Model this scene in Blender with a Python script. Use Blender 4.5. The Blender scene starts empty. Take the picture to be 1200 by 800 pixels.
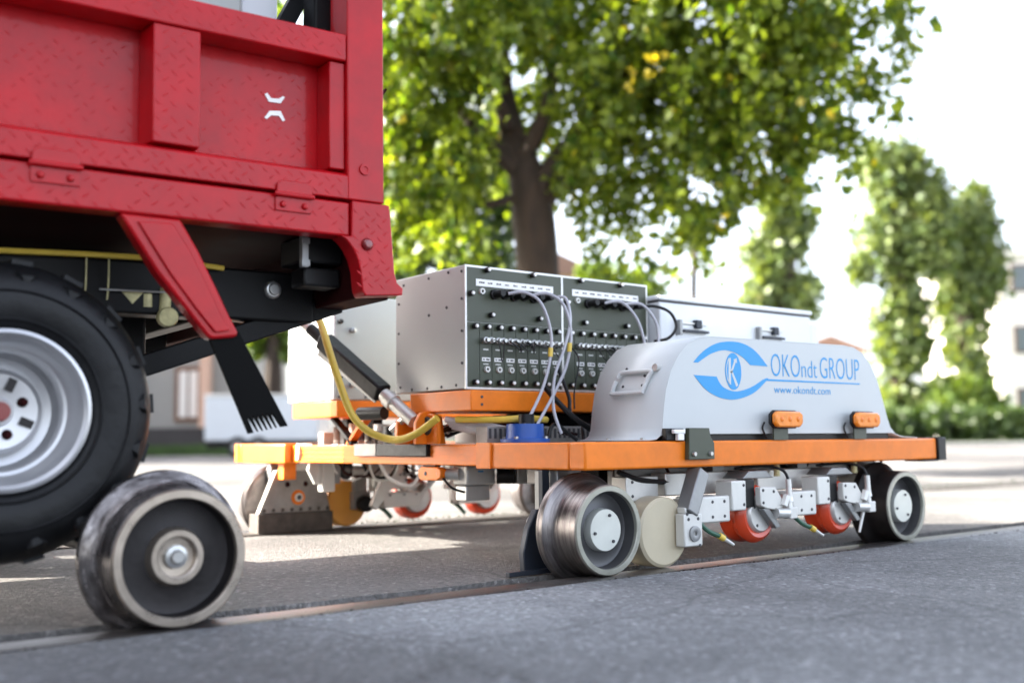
import bpy, math, random
import numpy as np
from mathutils import Vector, Matrix
random.seed(7); rng = np.random.default_rng(11)
S = bpy.context.scene; COL = S.collection
R = math.radians

# ---------------------------------------------------------------- camera
CAM = Vector((0, 0, .36)); F = 1252.7
RIGHT = Vector((.78452, -.62003, -.00963)); UP = Vector((-.04983, -.07852, .99567)); FWD = Vector((.6181, .78064, .0925))
cd = bpy.data.cameras.new('camera'); cam = bpy.data.objects.new('camera', cd); COL.objects.link(cam)
cam.matrix_world = Matrix(((RIGHT.x, UP.x, -FWD.x, CAM.x), (RIGHT.y, UP.y, -FWD.y, CAM.y), (RIGHT.z, UP.z, -FWD.z, CAM.z), (0, 0, 0, 1)))
cd.sensor_width = 36; cd.lens = 37.58; cd.clip_start = .05; cd.clip_end = 5000
cd.dof.use_dof = True; cd.dof.focus_distance = 2.95; cd.dof.aperture_fstop = 1.5; cd.dof.aperture_blades = 9
S.camera = cam
def at(px, py, d):
    "point of the place seen at that spot of the 1200x800 photograph, d metres into the scene"
    return CAM + RIGHT * ((px - 600) * d / F) + UP * ((400 - py) * d / F) + FWD * d

# ---------------------------------------------------------------- light
SUN = Vector((-1.2, 1.12, 1.0)).normalized()
w = bpy.data.worlds.new('World'); S.world = w; w.use_nodes = True
nt = w.node_tree; bg = nt.nodes['Background']
sky = nt.nodes.new('ShaderNodeTexSky'); sky.sky_type = 'NISHITA'; sky.sun_disc = False
sky.sun_elevation = math.asin(SUN.z); sky.sun_rotation = math.atan2(SUN.x, SUN.y)
sky.air_density = .7; sky.dust_density = 4.0; sky.ozone_density = .6
hs = nt.nodes.new('ShaderNodeHueSaturation'); hs.inputs['Saturation'].default_value = .5
nt.links.new(sky.outputs[0], hs.inputs['Color']); nt.links.new(hs.outputs[0], bg.inputs[0]); bg.inputs[1].default_value = .15
sl = bpy.data.lights.new('sun', 'SUN'); sl.energy = 5.0; sl.angle = R(.55); sl.color = (1, .93, .82)
so = bpy.data.objects.new('sun', sl); COL.objects.link(so); so.rotation_euler = SUN.to_track_quat('Z', 'Y').to_euler()
S.view_settings.view_transform = 'Standard'; S.view_settings.look = 'None'; S.view_settings.gamma = 1
S.view_settings.exposure = 2.74

# ---------------------------------------------------------------- materials
MATS = {}
def mat(name, col, rough=.5, metal=0, var=.12, scale=8, bump=0, bscale=60, coat=0, trans=0, spec=.5, sss=0, stretch=None, col2=None, rvar=.12):
    m = bpy.data.materials.new(name); m.use_nodes = True; n = m.node_tree.nodes; l = m.node_tree.links
    b = n['Principled BSDF']; MATS[name] = m
    tc = n.new('ShaderNodeTexCoord'); mp = n.new('ShaderNodeMapping'); l.new(tc.outputs['Object'], mp.inputs[0])
    if stretch: mp.inputs['Scale'].default_value = stretch
    nz = n.new('ShaderNodeTexNoise'); nz.inputs['Scale'].default_value = scale; nz.inputs['Detail'].default_value = 6; nz.inputs['Roughness'].default_value = .65
    l.new(mp.outputs[0], nz.inputs['Vector'])
    cr = n.new('ShaderNodeValToRGB'); l.new(nz.outputs['Fac'], cr.inputs[0])
    c = np.array(col); c2 = np.array(col2) if col2 else c * (1 + var)
    c1 = c if col2 else c * (1 - var)
    cr.color_ramp.elements[0].position = .35; cr.color_ramp.elements[1].position = .68
    cr.color_ramp.elements[0].color = (*np.clip(c1, 0, 1), 1); cr.color_ramp.elements[1].color = (*np.clip(c2, 0, 1), 1)
    l.new(cr.outputs[0], b.inputs['Base Color'])
    mr = n.new('ShaderNodeMapRange'); mr.inputs[3].default_value = max(.02, rough - rvar); mr.inputs[4].default_value = min(1, rough + rvar)
    l.new(nz.outputs['Fac'], mr.inputs[0]); l.new(mr.outputs[0], b.inputs['Roughness'])
    b.inputs['Metallic'].default_value = metal; b.inputs['Coat Weight'].default_value = coat; b.inputs['Coat Roughness'].default_value = .08
    b.inputs['Specular IOR Level'].default_value = spec
    if trans: b.inputs['Transmission Weight'].default_value = trans
    if sss: b.inputs['Subsurface Weight'].default_value = sss; b.inputs['Subsurface Radius'].default_value = (.02, .015, .01)
    if bump:
        n2 = n.new('ShaderNodeTexNoise'); n2.inputs['Scale'].default_value = bscale; n2.inputs['Detail'].default_value = 4
        l.new(mp.outputs[0], n2.inputs['Vector'])
        bp = n.new('ShaderNodeBump'); bp.inputs['Strength'].default_value = bump; bp.inputs['Distance'].default_value = .004
        l.new(n2.outputs['Fac'], bp.inputs['Height']); l.new(bp.outputs[0], b.inputs['Normal'])
    return m
def leafmat(name, c1, c2, c3, tr=.45):
    m = bpy.data.materials.new(name); m.use_nodes = True; n = m.node_tree.nodes; l = m.node_tree.links; n.clear()
    g = n.new('ShaderNodeNewGeometry'); oi = n.new('ShaderNodeObjectInfo'); ad = n.new('ShaderNodeMath'); ad.operation = 'ADD'
    l.new(g.outputs['Random Per Island'], ad.inputs[0]); l.new(oi.outputs['Random'], ad.inputs[1])
    fr = n.new('ShaderNodeMath'); fr.operation = 'FRACT'; l.new(ad.outputs[0], fr.inputs[0])
    cr = n.new('ShaderNodeValToRGB'); e = cr.color_ramp.elements
    e[0].color = (*c1, 1); e[1].position = .9; e[1].color = (*c2, 1); y_ = e.new(.988); y_.color = (*c2, 1); x = e.new(.994); x.color = (*c3, 1)
    l.new(fr.outputs[0], cr.inputs[0])
    d = n.new('ShaderNodeBsdfPrincipled'); d.inputs['Roughness'].default_value = .45; l.new(cr.outputs[0], d.inputs['Base Color'])
    t = n.new('ShaderNodeBsdfTranslucent'); hs = n.new('ShaderNodeMixRGB'); hs.blend_type = 'MULTIPLY'; hs.inputs[0].default_value = 1
    l.new(cr.outputs[0], hs.inputs[1]); hs.inputs[2].default_value = (1.6, 1.5, .45, 1); l.new(hs.outputs[0], t.inputs[0])
    mx = n.new('ShaderNodeMixShader'); mx.inputs[0].default_value = tr; l.new(d.outputs[0], mx.inputs[1]); l.new(t.outputs[0], mx.inputs[2])
    o = n.new('ShaderNodeOutputMaterial'); l.new(mx.outputs[0], o.inputs[0]); MATS[name] = m; return m
def asphalt(name, base, warm=1.0):
    m = bpy.data.materials.new(name); m.use_nodes = True; n = m.node_tree.nodes; l = m.node_tree.links
    b = n['Principled BSDF']; tc = n.new('ShaderNodeTexCoord'); MATS[name] = m
    v = n.new('ShaderNodeTexVoronoi'); v.inputs['Scale'].default_value = 95; l.new(tc.outputs['Object'], v.inputs['Vector'])
    v2 = n.new('ShaderNodeTexVoronoi'); v2.inputs['Scale'].default_value = 210; l.new(tc.outputs['Object'], v2.inputs['Vector'])
    big = n.new('ShaderNodeTexNoise'); big.inputs['Scale'].default_value = 1.3; big.inputs['Detail'].default_value = 8; big.inputs['Roughness'].default_value = .7
    l.new(tc.outputs['Object'], big.inputs['Vector'])
    cr = n.new('ShaderNodeValToRGB'); l.new(v.outputs['Color'], cr.inputs[0]); e = cr.color_ramp.elements
    k = lambda f: (base * f * warm, base * f, base * f / warm, 1)
    e[0].position = .1; e[0].color = k(.68); e[1].position = .78; e[1].color = k(1.1); x = e.new(.97); x.color = k(1.9)
    cr2 = n.new('ShaderNodeValToRGB'); l.new(big.outputs['Fac'], cr2.inputs[0])
    cr2.color_ramp.elements[0].position = .3; cr2.color_ramp.elements[0].color = (.62, .62, .63, 1); cr2.color_ramp.elements[1].position = .72; cr2.color_ramp.elements[1].color = (1.25, 1.25, 1.24, 1)
    mx = n.new('ShaderNodeMixRGB'); mx.blend_type = 'MULTIPLY'; mx.inputs[0].default_value = 1; l.new(cr.outputs[0], mx.inputs[1]); l.new(cr2.outputs[0], mx.inputs[2])
    wn = n.new('ShaderNodeTexNoise'); wn.inputs['Scale'].default_value = 2.5; wn.inputs['Detail'].default_value = 5; l.new(tc.outputs['Object'], wn.inputs['Vector'])
    va = n.new('ShaderNodeMixRGB'); va.inputs[0].default_value = .22; l.new(tc.outputs['Object'], va.inputs[1]); l.new(wn.outputs['Color'], va.inputs[2])
    vc = n.new('ShaderNodeTexVoronoi'); vc.feature = 'DISTANCE_TO_EDGE'; vc.inputs['Scale'].default_value = 1.1; l.new(va.outputs[0], vc.inputs['Vector'])
    ck = n.new('ShaderNodeMapRange'); ck.inputs[1].default_value = .0; ck.inputs[2].default_value = .010; ck.inputs[3].default_value = .72; ck.inputs[4].default_value = 1; l.new(vc.outputs['Distance'], ck.inputs[0])
    st = n.new('ShaderNodeTexNoise'); st.inputs['Scale'].default_value = .55; st.inputs['Detail'].default_value = 3; l.new(tc.outputs['Object'], st.inputs['Vector'])
    sr = n.new('ShaderNodeMapRange'); sr.inputs[1].default_value = .38; sr.inputs[2].default_value = .62; sr.inputs[3].default_value = .62; sr.inputs[4].default_value = 1.2; l.new(st.outputs['Fac'], sr.inputs[0])
    mm = n.new('ShaderNodeMath'); mm.operation = 'MULTIPLY'; l.new(ck.outputs[0], mm.inputs[0]); l.new(sr.outputs[0], mm.inputs[1])
    m2 = n.new('ShaderNodeMixRGB'); m2.blend_type = 'MULTIPLY'; m2.inputs[0].default_value = 1; l.new(mx.outputs[0], m2.inputs[1]); l.new(mm.outputs[0], m2.inputs[2])
    l.new(m2.outputs[0], b.inputs['Base Color']); b.inputs['Roughness'].default_value = .82; b.inputs['Specular IOR Level'].default_value = .35
    ad = n.new('ShaderNodeMath'); ad.operation = 'ADD'; l.new(v.outputs['Distance'], ad.inputs[0]); l.new(v2.outputs['Distance'], ad.inputs[1])
    bp = n.new('ShaderNodeBump'); bp.inputs['Strength'].default_value = .8; bp.inputs['Distance'].default_value = .004; bp.invert = True
    l.new(ad.outputs[0], bp.inputs['Height']); l.new(bp.outputs[0], b.inputs['Normal']); return m

asphalt('asphalt_near', .235, .96); asphalt('asphalt_mid', .14, 1.05)
mat('dirt', (.035, .028, .022), .95, bump=1, bscale=120, scale=30, var=.5)
mat('rail_steel', (.04, .033, .030), .36, metal=.6, col2=(.145, .137, .132), scale=14, stretch=(.35, 6, 1), bump=.3, bscale=90)
mat('concrete', (.36, .35, .33), .9, bump=.4)
mat('grass', (.05, .09, .02), .8, var=.4)
mat('red', (.40, .0025, .007), .34, coat=.22, spec=.22, var=.16, scale=9, bump=.16, bscale=34, rvar=.16)
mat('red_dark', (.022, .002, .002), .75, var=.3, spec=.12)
mat('black_steel', (.004, .004, .0045), .5, var=.3, bump=.1, spec=.2)
mat('black_plastic', (.008, .008, .0085), .42, spec=.3)
mat('rubber', (.0045, .0047, .0055), .5, var=.6, scale=10, bump=.45, bscale=40, spec=.32)
mat('rubber_flap', (.003, .003, .003), .7, spec=.1)
mat('rim_silver', (.50, .50, .51), .33, metal=.75, var=.06)
mat('wheel_steel', (.09, .08, .08), .32, metal=.85, col2=(.34, .315, .305), scale=11, stretch=(.6, 9, .6), bump=.35, bscale=22)
mat('web_grey', (.09, .09, .093), .4, metal=.5)
mat('wheel_worn', (.045, .038, .036), .25, metal=.85, col2=(.40, .37, .36), scale=13, bump=.25, bscale=24, stretch=(1.6, 8, 1.6))
mat('ring_pale', (.36, .36, .31), .34, metal=.6, var=.10, scale=22)
mat('wheel_dark', (.022, .019, .019), .5, metal=.5, var=.3, scale=16, bump=.2)
mat('wheel_ring', (.44, .38, .32), .30, metal=.85, var=.14, scale=22)
mat('hub_metal', (.60, .62, .58), .35, metal=.5, var=.06)
mat('orange', (.76, .185, .008), .40, spec=.35, var=.10, scale=14, bump=.08, bscale=18)
mat('case_grey', (.38, .40, .385), .42, var=.03, scale=4)
mat('case_edge', (.68, .68, .66), .35, metal=.3)
mat('panel_green', (.046, .056, .034), .42, var=.1, scale=6)
mat('white_label', (.82, .82, .80), .5, var=.03)
mat('ink', (.05, .05, .055), .6)
mat('hood_grey', (.51, .54, .545), .40, var=.025, scale=3, bump=.04, bscale=14)
mat('encl_white', (.66, .69, .72), .4, var=.02)
mat('logo_blue', (.013, .28, .62), .45, var=.03)
mat('alu', (.58, .58, .56), .38, metal=.55, var=.1, scale=12)
mat('alu_light', (.62, .62, .59), .42, metal=.25, var=.06)
mat('alu_dark', (.26, .265, .265), .4, metal=.5, var=.12)
mat('red_roller', (.60, .055, .015), .3, coat=.3, var=.10)
mat('white_roller', (.52, .46, .33), .42, var=.05, sss=.1)
mat('yellow_roller', (.80, .36, .06), .42, var=.05, sss=.1)
mat('amber', (.85, .25, .02), .18, coat=.5, var=.12, scale=40)
mat('yellow_hose', (.66, .47, .07), .38, var=.10)
mat('white_hose', (.62, .61, .60), .35)
mat('clear_tube', (.40, .40, .44), .2, var=.05, coat=.4)
mat('blue_valve', (.012, .075, .33), .4, var=.08)
mat('cream', (.52, .47, .24), .5, var=.3, scale=30)
mat('bolt_steel', (.45, .45, .44), .3, metal=.8)
mat('green_hose', (.03, .10, .06), .5)
mat('marker_red', (.18, .008, .01), .2, coat=.6)
mat('guard_blue', (.018, .023, .034), .45, metal=.3, var=.15)
mat('grey_plate', (.28, .265, .25), .55, metal=.3, var=.2, scale=14)
mat('dark_base', (.075, .062, .052), .75, metal=.1, var=.35, scale=20, bump=.3)
mat('bark', (.034, .022, .014), .9, var=.4, scale=9, bump=1.0, bscale=12, stretch=(1, 1, .3))
mat('wall_beige', (.30, .285, .265), .9, var=.06); mat('wall_white', (.74, .70, .66), .9, var=.04); mat('wall_pink', (.62, .40, .30), .9, var=.06)
mat('wood_brown', (.16, .075, .04), .7); mat('plinth', (.05, .045, .045), .9); mat('roof_tile', (.17, .10, .08), .9, var=.25)
mat('glass', (.10, .12, .13), .1, var=.2); mat('car_white', (.46, .50, .54), .3, coat=.4, var=.02)
leafmat('leaf', (.035, .080, .008), (.19, .25, .022), (.50, .40, .03), .55)
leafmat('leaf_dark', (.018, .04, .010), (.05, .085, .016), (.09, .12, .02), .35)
leafmat('leaf_poplar', (.06, .10, .034), (.17, .215, .07), (.3, .3, .12), .35)
leafmat('leaf_bush', (.06, .11, .015), (.14, .20, .03), (.22, .26, .05), .4)

# ---------------------------------------------------------------- mesh helpers
BASE = {}
class MB:
    def __init__(s): s.v = []; s.f = []
    def add(s, v, f):
        k = len(s.v); s.v += [tuple(p) for p in v]; s.f += [tuple(i + k for i in q) for q in f]; return s
    def box(s, x0, x1, y0, y1, z0, z1):
        return s.add([(x0, y0, z0), (x1, y0, z0), (x1, y1, z0), (x0, y1, z0), (x0, y0, z1), (x1, y0, z1), (x1, y1, z1), (x0, y1, z1)],
                     [(0, 3, 2, 1), (4, 5, 6, 7), (0, 1, 5, 4), (1, 2, 6, 5), (2, 3, 7, 6), (3, 0, 4, 7)])
    def bar(s, a, b, wd, ht, side=(0, 1, 0)):
        "rectangular bar from a to b, wd across `side`, ht across the rest"
        a, b = Vector(a), Vector(b); d = (b - a).normalized(); u = Vector(side); u = (u - d * u.dot(d)).normalized() * wd / 2; t = d.cross(u).normalized() * ht / 2
        vs = [p + i * u + j * t for p in (a, b) for i, j in ((-1, -1), (1, -1), (1, 1), (-1, 1))]
        return s.add(vs, [(0, 1, 2, 3), (7, 6, 5, 4), (0, 4, 5, 1), (1, 5, 6, 2), (2, 6, 7, 3), (3, 7, 4, 0)])
    def prism(s, pts, a, b, ax='y'):
        "polygon extruded along an axis: pts are (x,z) for y, (y,z) for x, (x,y) for z"
        g = {'y': lambda p, q: (p[0], q, p[1]), 'x': lambda p, q: (q, p[0], p[1]), 'z': lambda p, q: (p[0], p[1], q)}[ax]
        n = len(pts); vs = [g(p, a) for p in pts] + [g(p, b) for p in pts]
        area = sum(pts[i][0] * pts[(i + 1) % n][1] - pts[(i + 1) % n][0] * pts[i][1] for i in range(n))
        fl = (area > 0) ^ (ax == 'y') ^ (b < a)   # orientation bookkeeping for outward normals
        fs = [tuple(range(n)), tuple(range(2 * n - 1, n - 1, -1))] + [(i, i + n, (i + 1) % n + n, (i + 1) % n) for i in range(n)]
        if fl: fs = [tuple(reversed(q)) for q in fs]
        return s.add(vs, fs)
    def lathe(s, prof, c, ax=(0, 1, 0), seg=48, close=False, caps=False):
        "prof: (radius, offset along the axis)"
        ax = Vector(ax).normalized(); c = Vector(c); u = ax.orthogonal().normalized(); v = ax.cross(u); k = len(prof)
        vs = [c + ax * h + (u * math.cos(2 * math.pi * i / seg) + v * math.sin(2 * math.pi * i / seg)) * r for i in range(seg) for r, h in prof]
        fs = []
        for i in range(seg):
            j = (i + 1) % seg
            for q in range(k if close else k - 1):
                p = (q + 1) % k; fs.append((i * k + q, i * k + p, j * k + p, j * k + q))
        if caps:
            if prof[0][0] > 1e-5: fs.append(tuple(j * k for j in range(seg)))
            if prof[-1][0] > 1e-5: fs.append(tuple(j * k + k - 1 for j in range(seg - 1, -1, -1)))
        return s.add(vs, fs)
    def cyl(s, a, b, r, r2=None, seg=20):
        a, b = Vector(a), Vector(b); return s.lathe([(r, 0), (r if r2 is None else r2, (b - a).length)], a, b - a, seg, caps=True)
    def tube(s, pts, r, seg=8, smooth=6):
        P = [Vector(p) for p in pts]; rs = list(r) if isinstance(r, (list, tuple)) else [r] * len(P)
        if smooth and len(P) > 2:
            Q = []; rr = []
            for i in range(len(P) - 1):
                p0, p1, p2, p3 = P[max(i - 1, 0)], P[i], P[i + 1], P[min(i + 2, len(P) - 1)]
                for k in range(smooth):
                    t = k / smooth
                    Q.append(.5 * ((2 * p1) + (p2 - p0) * t + (2 * p0 - 5 * p1 + 4 * p2 - p3) * t * t + (3 * p1 - p0 - 3 * p2 + p3) * t ** 3)); rr.append(rs[i] + (rs[i + 1] - rs[i]) * t)
            Q.append(P[-1]); rr.append(rs[-1]); P, rs = Q, rr
        n = len(P); u = None; vs = []
        for i in range(n):
            d = (P[min(i + 1, n - 1)] - P[max(i - 1, 0)]).normalized()
            u = d.orthogonal().normalized() if u is None else (u - d * u.dot(d)).normalized(); v = d.cross(u)
            vs += [P[i] + (u * math.cos(2 * math.pi * k / seg) + v * math.sin(2 * math.pi * k / seg)) * rs[i] for k in range(seg)]
        fs = [(i * seg + k, i * seg + (k + 1) % seg, (i + 1) * seg + (k + 1) % seg, (i + 1) * seg + k) for i in range(n - 1) for k in range(seg)]
        fs += [tuple(range(seg - 1, -1, -1)), tuple((n - 1) * seg + k for k in range(seg))]
        return s.add(vs, fs)
    def mesh(s, name, m, c=Vector((0, 0, 0)), smooth=35):
        me = bpy.data.meshes.new(name); me.from_pydata([(p[0] - c[0], p[1] - c[1], p[2] - c[2]) for p in s.v], [], s.f); me.update()
        me.materials.append(MATS[m])
        if smooth:
            me.shade_smooth(); me.set_sharp_from_angle(angle=R(smooth))
        return me
    def build(s, name, m, parent=None, bevel=0, smooth=35, stuff=False, world=None, label=None):
        a = np.array(s.v); c = Vector((a.min(0) + a.max(0)) / 2)
        o = bpy.data.objects.new(name, s.mesh(name, m, c, smooth)); COL.objects.link(o)
        put(o, c, parent, world)
        if bevel:
            b = o.modifiers.new('bevel', 'BEVEL'); b.width = bevel; b.segments = 2; b.limit_method = 'ANGLE'; b.angle_limit = R(40); b.harden_normals = False
        if stuff: o['kind'] = 'stuff'
        if label: o['label'] = label
        return o
def put(o, c, parent, world=None):
    c = Vector(c); BASE[o.name] = c
    if parent is None: o.location = c; return
    o.parent = parent
    if world is not None: o.matrix_parent_inverse = world.inverted(); o.location = c
    else: o.location = c - BASE[parent.name]
def inst(name, me, c, parent, rot=None, world=None):
    o = bpy.data.objects.new(name, me); COL.objects.link(o); put(o, c, parent, world)
    if rot: o.rotation_euler = rot
    return o
def thing(name, label, cat, loc=(0, 0, 0), group=None):
    o = bpy.data.objects.new(name, None); COL.objects.link(o); o.location = loc; o.empty_display_size = .1
    BASE[o.name] = Vector(loc); o['label'] = label; o['category'] = cat
    if group: o['group'] = group
    return o
def tag(o, label, cat, group=None):
    o['label'] = label; o['category'] = cat
    if group: o['group'] = group
    return o
def struct(o): o['kind'] = 'structure'; return o
def text_mb(body, x0, x1, z0, z1, y, offset=0):
    cu = bpy.data.curves.new('text', 'FONT'); cu.body = body; cu.size = 1; cu.offset = offset; cu.resolution_u = 4; cu.extrude = .004
    ob = bpy.data.objects.new('text', cu); me = bpy.data.meshes.new_from_object(ob)
    a = np.array([v.co[:] for v in me.vertices]); lo, hi = a.min(0), a.max(0); m = MB()
    m.add([(x0 + (p[0] - lo[0]) / (hi[0] - lo[0]) * (x1 - x0), y - .0006 * (p[2] > 0), z0 + (p[1] - lo[1]) / (hi[1] - lo[1]) * (z1 - z0)) for p in a], [tuple(p.vertices) for p in me.polygons])
    bpy.data.objects.remove(ob); bpy.data.curves.remove(cu); bpy.data.meshes.remove(me); return m

# ---------------------------------------------------------------- ground, rails
def slab(name, m, x0, x1, ya, yb, z=0, dz=.3, rag=0, n=160):
    "ground slab; an edge that meets a rail is a little ragged"
    b = MB(); xs = [x0] + list(np.linspace(-2, 14, n)) + [x1]
    ja = [ya + (random.gauss(0, rag) if rag and ya > -20 else 0) for _ in xs]; jb = [yb + (random.gauss(0, rag) if rag and yb < 40 else 0) for _ in xs]
    v = []; f = []
    for i, x in enumerate(xs): v += [(x, ja[i], z), (x, jb[i], z), (x, ja[i], z - dz), (x, jb[i], z - dz)]
    for i in range(len(xs) - 1):
        k = 4 * i; f += [(k, k + 4, k + 5, k + 1), (k + 2, k + 6, k + 4, k), (k + 1, k + 5, k + 7, k + 3)]
    b.add(v, f); o = b.build(name, m, smooth=0); return struct(o)
slab('road', 'asphalt_near', -900, 900, -700, 2.030, .004, rag=.0045)
slab('road', 'asphalt_mid', -900, 900, 2.234, 3.985, 0, rag=.006)
slab('road', 'asphalt_mid', -900, 900, 4.175, 1500, 0, rag=.006)
o = MB().box(-900, 900, 1.9, 4.4, -.4, -.055).build('track_bed', 'dirt', smooth=0); struct(o)
for a, b in ((2.048, 2.165), (4.055, 4.16)):
    m = MB(); m.prism([(a, -.03), (a + .006, -.002), (a + .016, .0015), (b - .02, .0015), (b - .005, -.004), (b, -.03), (b - .01, -.036), (b - .04, -.06), (a + .04, -.06), (a + .01, -.036)], -60, 120, 'x')
    struct(m.build('rail', 'rail_steel', smooth=50))
for a, b, zt in ((2.166, 2.232, -.024), (3.93, 4.054, .006)): struct(MB().box(-60, 120, a, b, -.05, zt).build('groove_dirt', 'dirt', smooth=0))
# dust, bits and weeds in the flange grooves
m = MB()
for i in range(1500):
    x = random.uniform(0, 11); y = random.choice([random.gauss(2.040, .006), random.gauss(4.03, .03), random.gauss(4.03, .03)]); r = random.uniform(.002, .006)
    m.lathe([(0, -r * .6), (r, 0), (0, r * .6)], (x, y, .001), (random.gauss(0, .4), random.gauss(0, .4), 1), 5)
m.build('grit', 'dirt', stuff=True); 
bpy.data.objects['grit']['label'] = 'dark grit and dry leaf bits lying along the embedded rails'; bpy.data.objects['grit']['category'] = 'grit'
m = MB()
for i in range(1300):
    x = random.uniform(2.2, 14); y = random.gauss(4.19, .02); z = 0; h = random.uniform(.01, .04) * (1.0 if x > 3.8 else .6)
    dx, dy = random.gauss(0, .012), random.gauss(0, .012)
    m.add([(x - .003, y, z), (x + .003, y, z), (x + dx, y + dy, h)], [(0, 1, 2)])
o = m.build('weeds', 'grass', smooth=0, stuff=True); tag(o, 'thin weeds growing along the far rail', 'weeds')

# ---------------------------------------------------------------- truck
TX = Vector((.99888, -.04668, .00714)).normalized(); TY = Vector((0, 0, 1)).cross(TX).normalized(); TZ = TX.cross(TY)
TO = Vector((1.304, 2.12, .919)) - TZ * .919
TM = Matrix(((TX.x, TY.x, TZ.x, TO.x), (TX.y, TY.y, TZ.y, TO.y), (TX.z, TY.z, TZ.z, TO.z), (0, 0, 0, 1)))
truck = thing('rail_truck', 'red utility truck with dropside bed, rubber tyre and steel rail wheel', 'truck')
truck.matrix_world = TM; BASE[truck.name] = Vector((0, 0, -.919))
XL = -2.7
sb = MB().box(XL, -.100, .078, .09, -.002, .36).build('side_board', 'red', truck)
b = MB(); b.box(XL, -.1015, 0, .078, .322, .386); top_rail = b.build('top_rail', 'red', sb, bevel=.004)
b = MB(); b.prism([(.001, -.002), (.001, .052), (.012, .060), (.0775, .0665), (.0775, -.002)], XL, -.094, 'x'); lower_rail = b.build('lower_rail', 'red', sb, bevel=.003)
for x in (-.444, -1.16, -1.88):
    b = MB(); b.prism([(x, .004), (x + .006, .0775), (x - .108, .0775), (x - .1, .004)], .0675, .3205, 'z'); b.build('rib', 'red', sb, bevel=.003)
b = MB(); b.box(-.1395, -.1, .012, .0775, .0675, .3205); b.build('board_edge', 'red', sb, bevel=.003)
cp = MB().box(-.0995, -.004, 0, .09, -.003, .78).build('corner_post', 'red', truck, bevel=.004)
b = MB(); b.lathe([(0, -.003), (.006, -.003), (.007, -.005), (.013, -.005), (.014, 0)], (-.056, 0, .072), (0, 1, 0), 20); b.build('plug', 'red', cp)
b = MB(); b.box(-.006, .006, .02, .05, .262, .27); b.bar((.004, .03, .265), (.018, .03, .285), .01, .005); b.build('catch', 'red_dark', cp)
sill = MB().box(XL, -.0915, .004, .06, -.088, -.0085).build('sill', 'red', truck, bevel=.005)
brk = [(-.089, -.0055), (.008, -.0055), (.013, -.06), (.021, -.164), (.028, -.188), (.044, -.200), (.042, -.216), (-.056, -.224), (-.064, -.211), (-.068, -.167), (-.076, -.138), (-.089, -.114), (-.105, -.097), (-.118, -.0885), (-.0905, -.0885)]
cb = MB().prism(brk, -.004, .05, 'y').build('corner_bracket', 'red', truck, bevel=.003)
b = MB(); b.lathe([(0, -.012), (.008, -.0115), (.012, -.008), (.015, -.002), (.015, .002)], (-.052, -.004, -.104), (0, 1, 0), 24); b.build('marker_stud', 'marker_red', cb)
b = MB()
def bars(x0, x1, z0, z1, y, px, pz, ln, wd, hb=.00055, skip=.2):
    k = 0; z = z0
    while z < z1:
        x = x0 + (k % 2) * px / 2
        while x < x1:
            for sgn in ((1,) if random.random() > skip else ()):
                a = R(38) * (1 if (int(round((x - x0) / (px / 2))) % 2) else -1)
                jx, jz = random.gauss(0, .0008), random.gauss(0, .0008)
                d = Vector((math.cos(a), 0, math.sin(a))) * ln / 2; t = Vector((-math.sin(a), 0, math.cos(a))) * wd / 2; c = Vector((x + jx, y, z + jz))
                q = [c - d, c - t, c + d, c + t, c - d * .45 + Vector((0, -hb, 0)), c + d * .45 + Vector((0, -hb, 0))]
                b.add(q, [(0, 1, 4), (1, 2, 5), (1, 5, 4), (2, 3, 5), (3, 0, 4), (3, 4, 5)])
            x += px
        z += pz; k += 1
bars(-1.2, -.11, .338, .38, -.0001, .03, .015, .02, .0055)          # top rail
bars(-1.2, -.10, .010, .048, .0009, .03, .015, .02, .0055)          # lower rail
bars(-1.2, -.10, -.078, -.014, .0039, .034, .017, .022, .0055)      # sill
bars(-.535, -.45, .085, .31, .0039, .034, .017, .022, .0055)
bars(-.425, -.145, .085, .30, .0779, .03, .015, .016, .0042, .0004, .45)
bars(-1.14, -.56, .085, .30, .0779, .03, .015, .016, .0042, .0004, .45)
bars(-.072, .006, -.20, -.125, -.0041, .03, .015, .02, .0055); bars(-.08, .0, -.12, -.02, -.0041, .03, .015, .02, .0055)
b.build('tread_pattern', 'red', truck, smooth=0, stuff=True)
def hinge(x0, x1):
    h = MB().prism([(x0 + .004, -.008), (x0 + .006, .012), (x0 + .016, .0205), (x1 - .016, .0205), (x1 - .006, .012), (x1 - .004, -.008)], -.007, 0, 'y').build('hinge', 'red', truck, bevel=.002)
    MB().cyl((x0, -.006, -.011), (x1, -.006, -.011), .0055, seg=12).build('hinge_pin', 'red', h)
    MB().box(x0 + .004, x1 - .004, -.001, .004, -.047, -.013).build('hinge_plate', 'red', h, bevel=.001)
    for f in (.22, .78):
        x = x0 + f * (x1 - x0); MB().lathe([(0, -.008), (.005, -.007), (.0075, -.003), (.0075, 0)], (x, -.001, -.033), (0, 1, 0), 12).build('bolt', 'red', h)
hinge(-.279, -.186); hinge(-.781, -.682); hinge(-1.28, -1.18)
lg = MB()
lg.prism([(-.270, .235), (-.260, .219), (-.231, .220), (-.221, .236), (-.226, .238), (-.235, .230), (-.254, .228), (-.264, .239)], .0755, .0785, 'y')
lg.prism([(-.270, .180), (-.258, .198), (-.231, .202), (-.220, .181), (-.226, .179), (-.235, .190), (-.254, .188), (-.264, .178)], .0755, .0785, 'y')
lg.build('emblem', 'white_label', sb)
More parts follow.
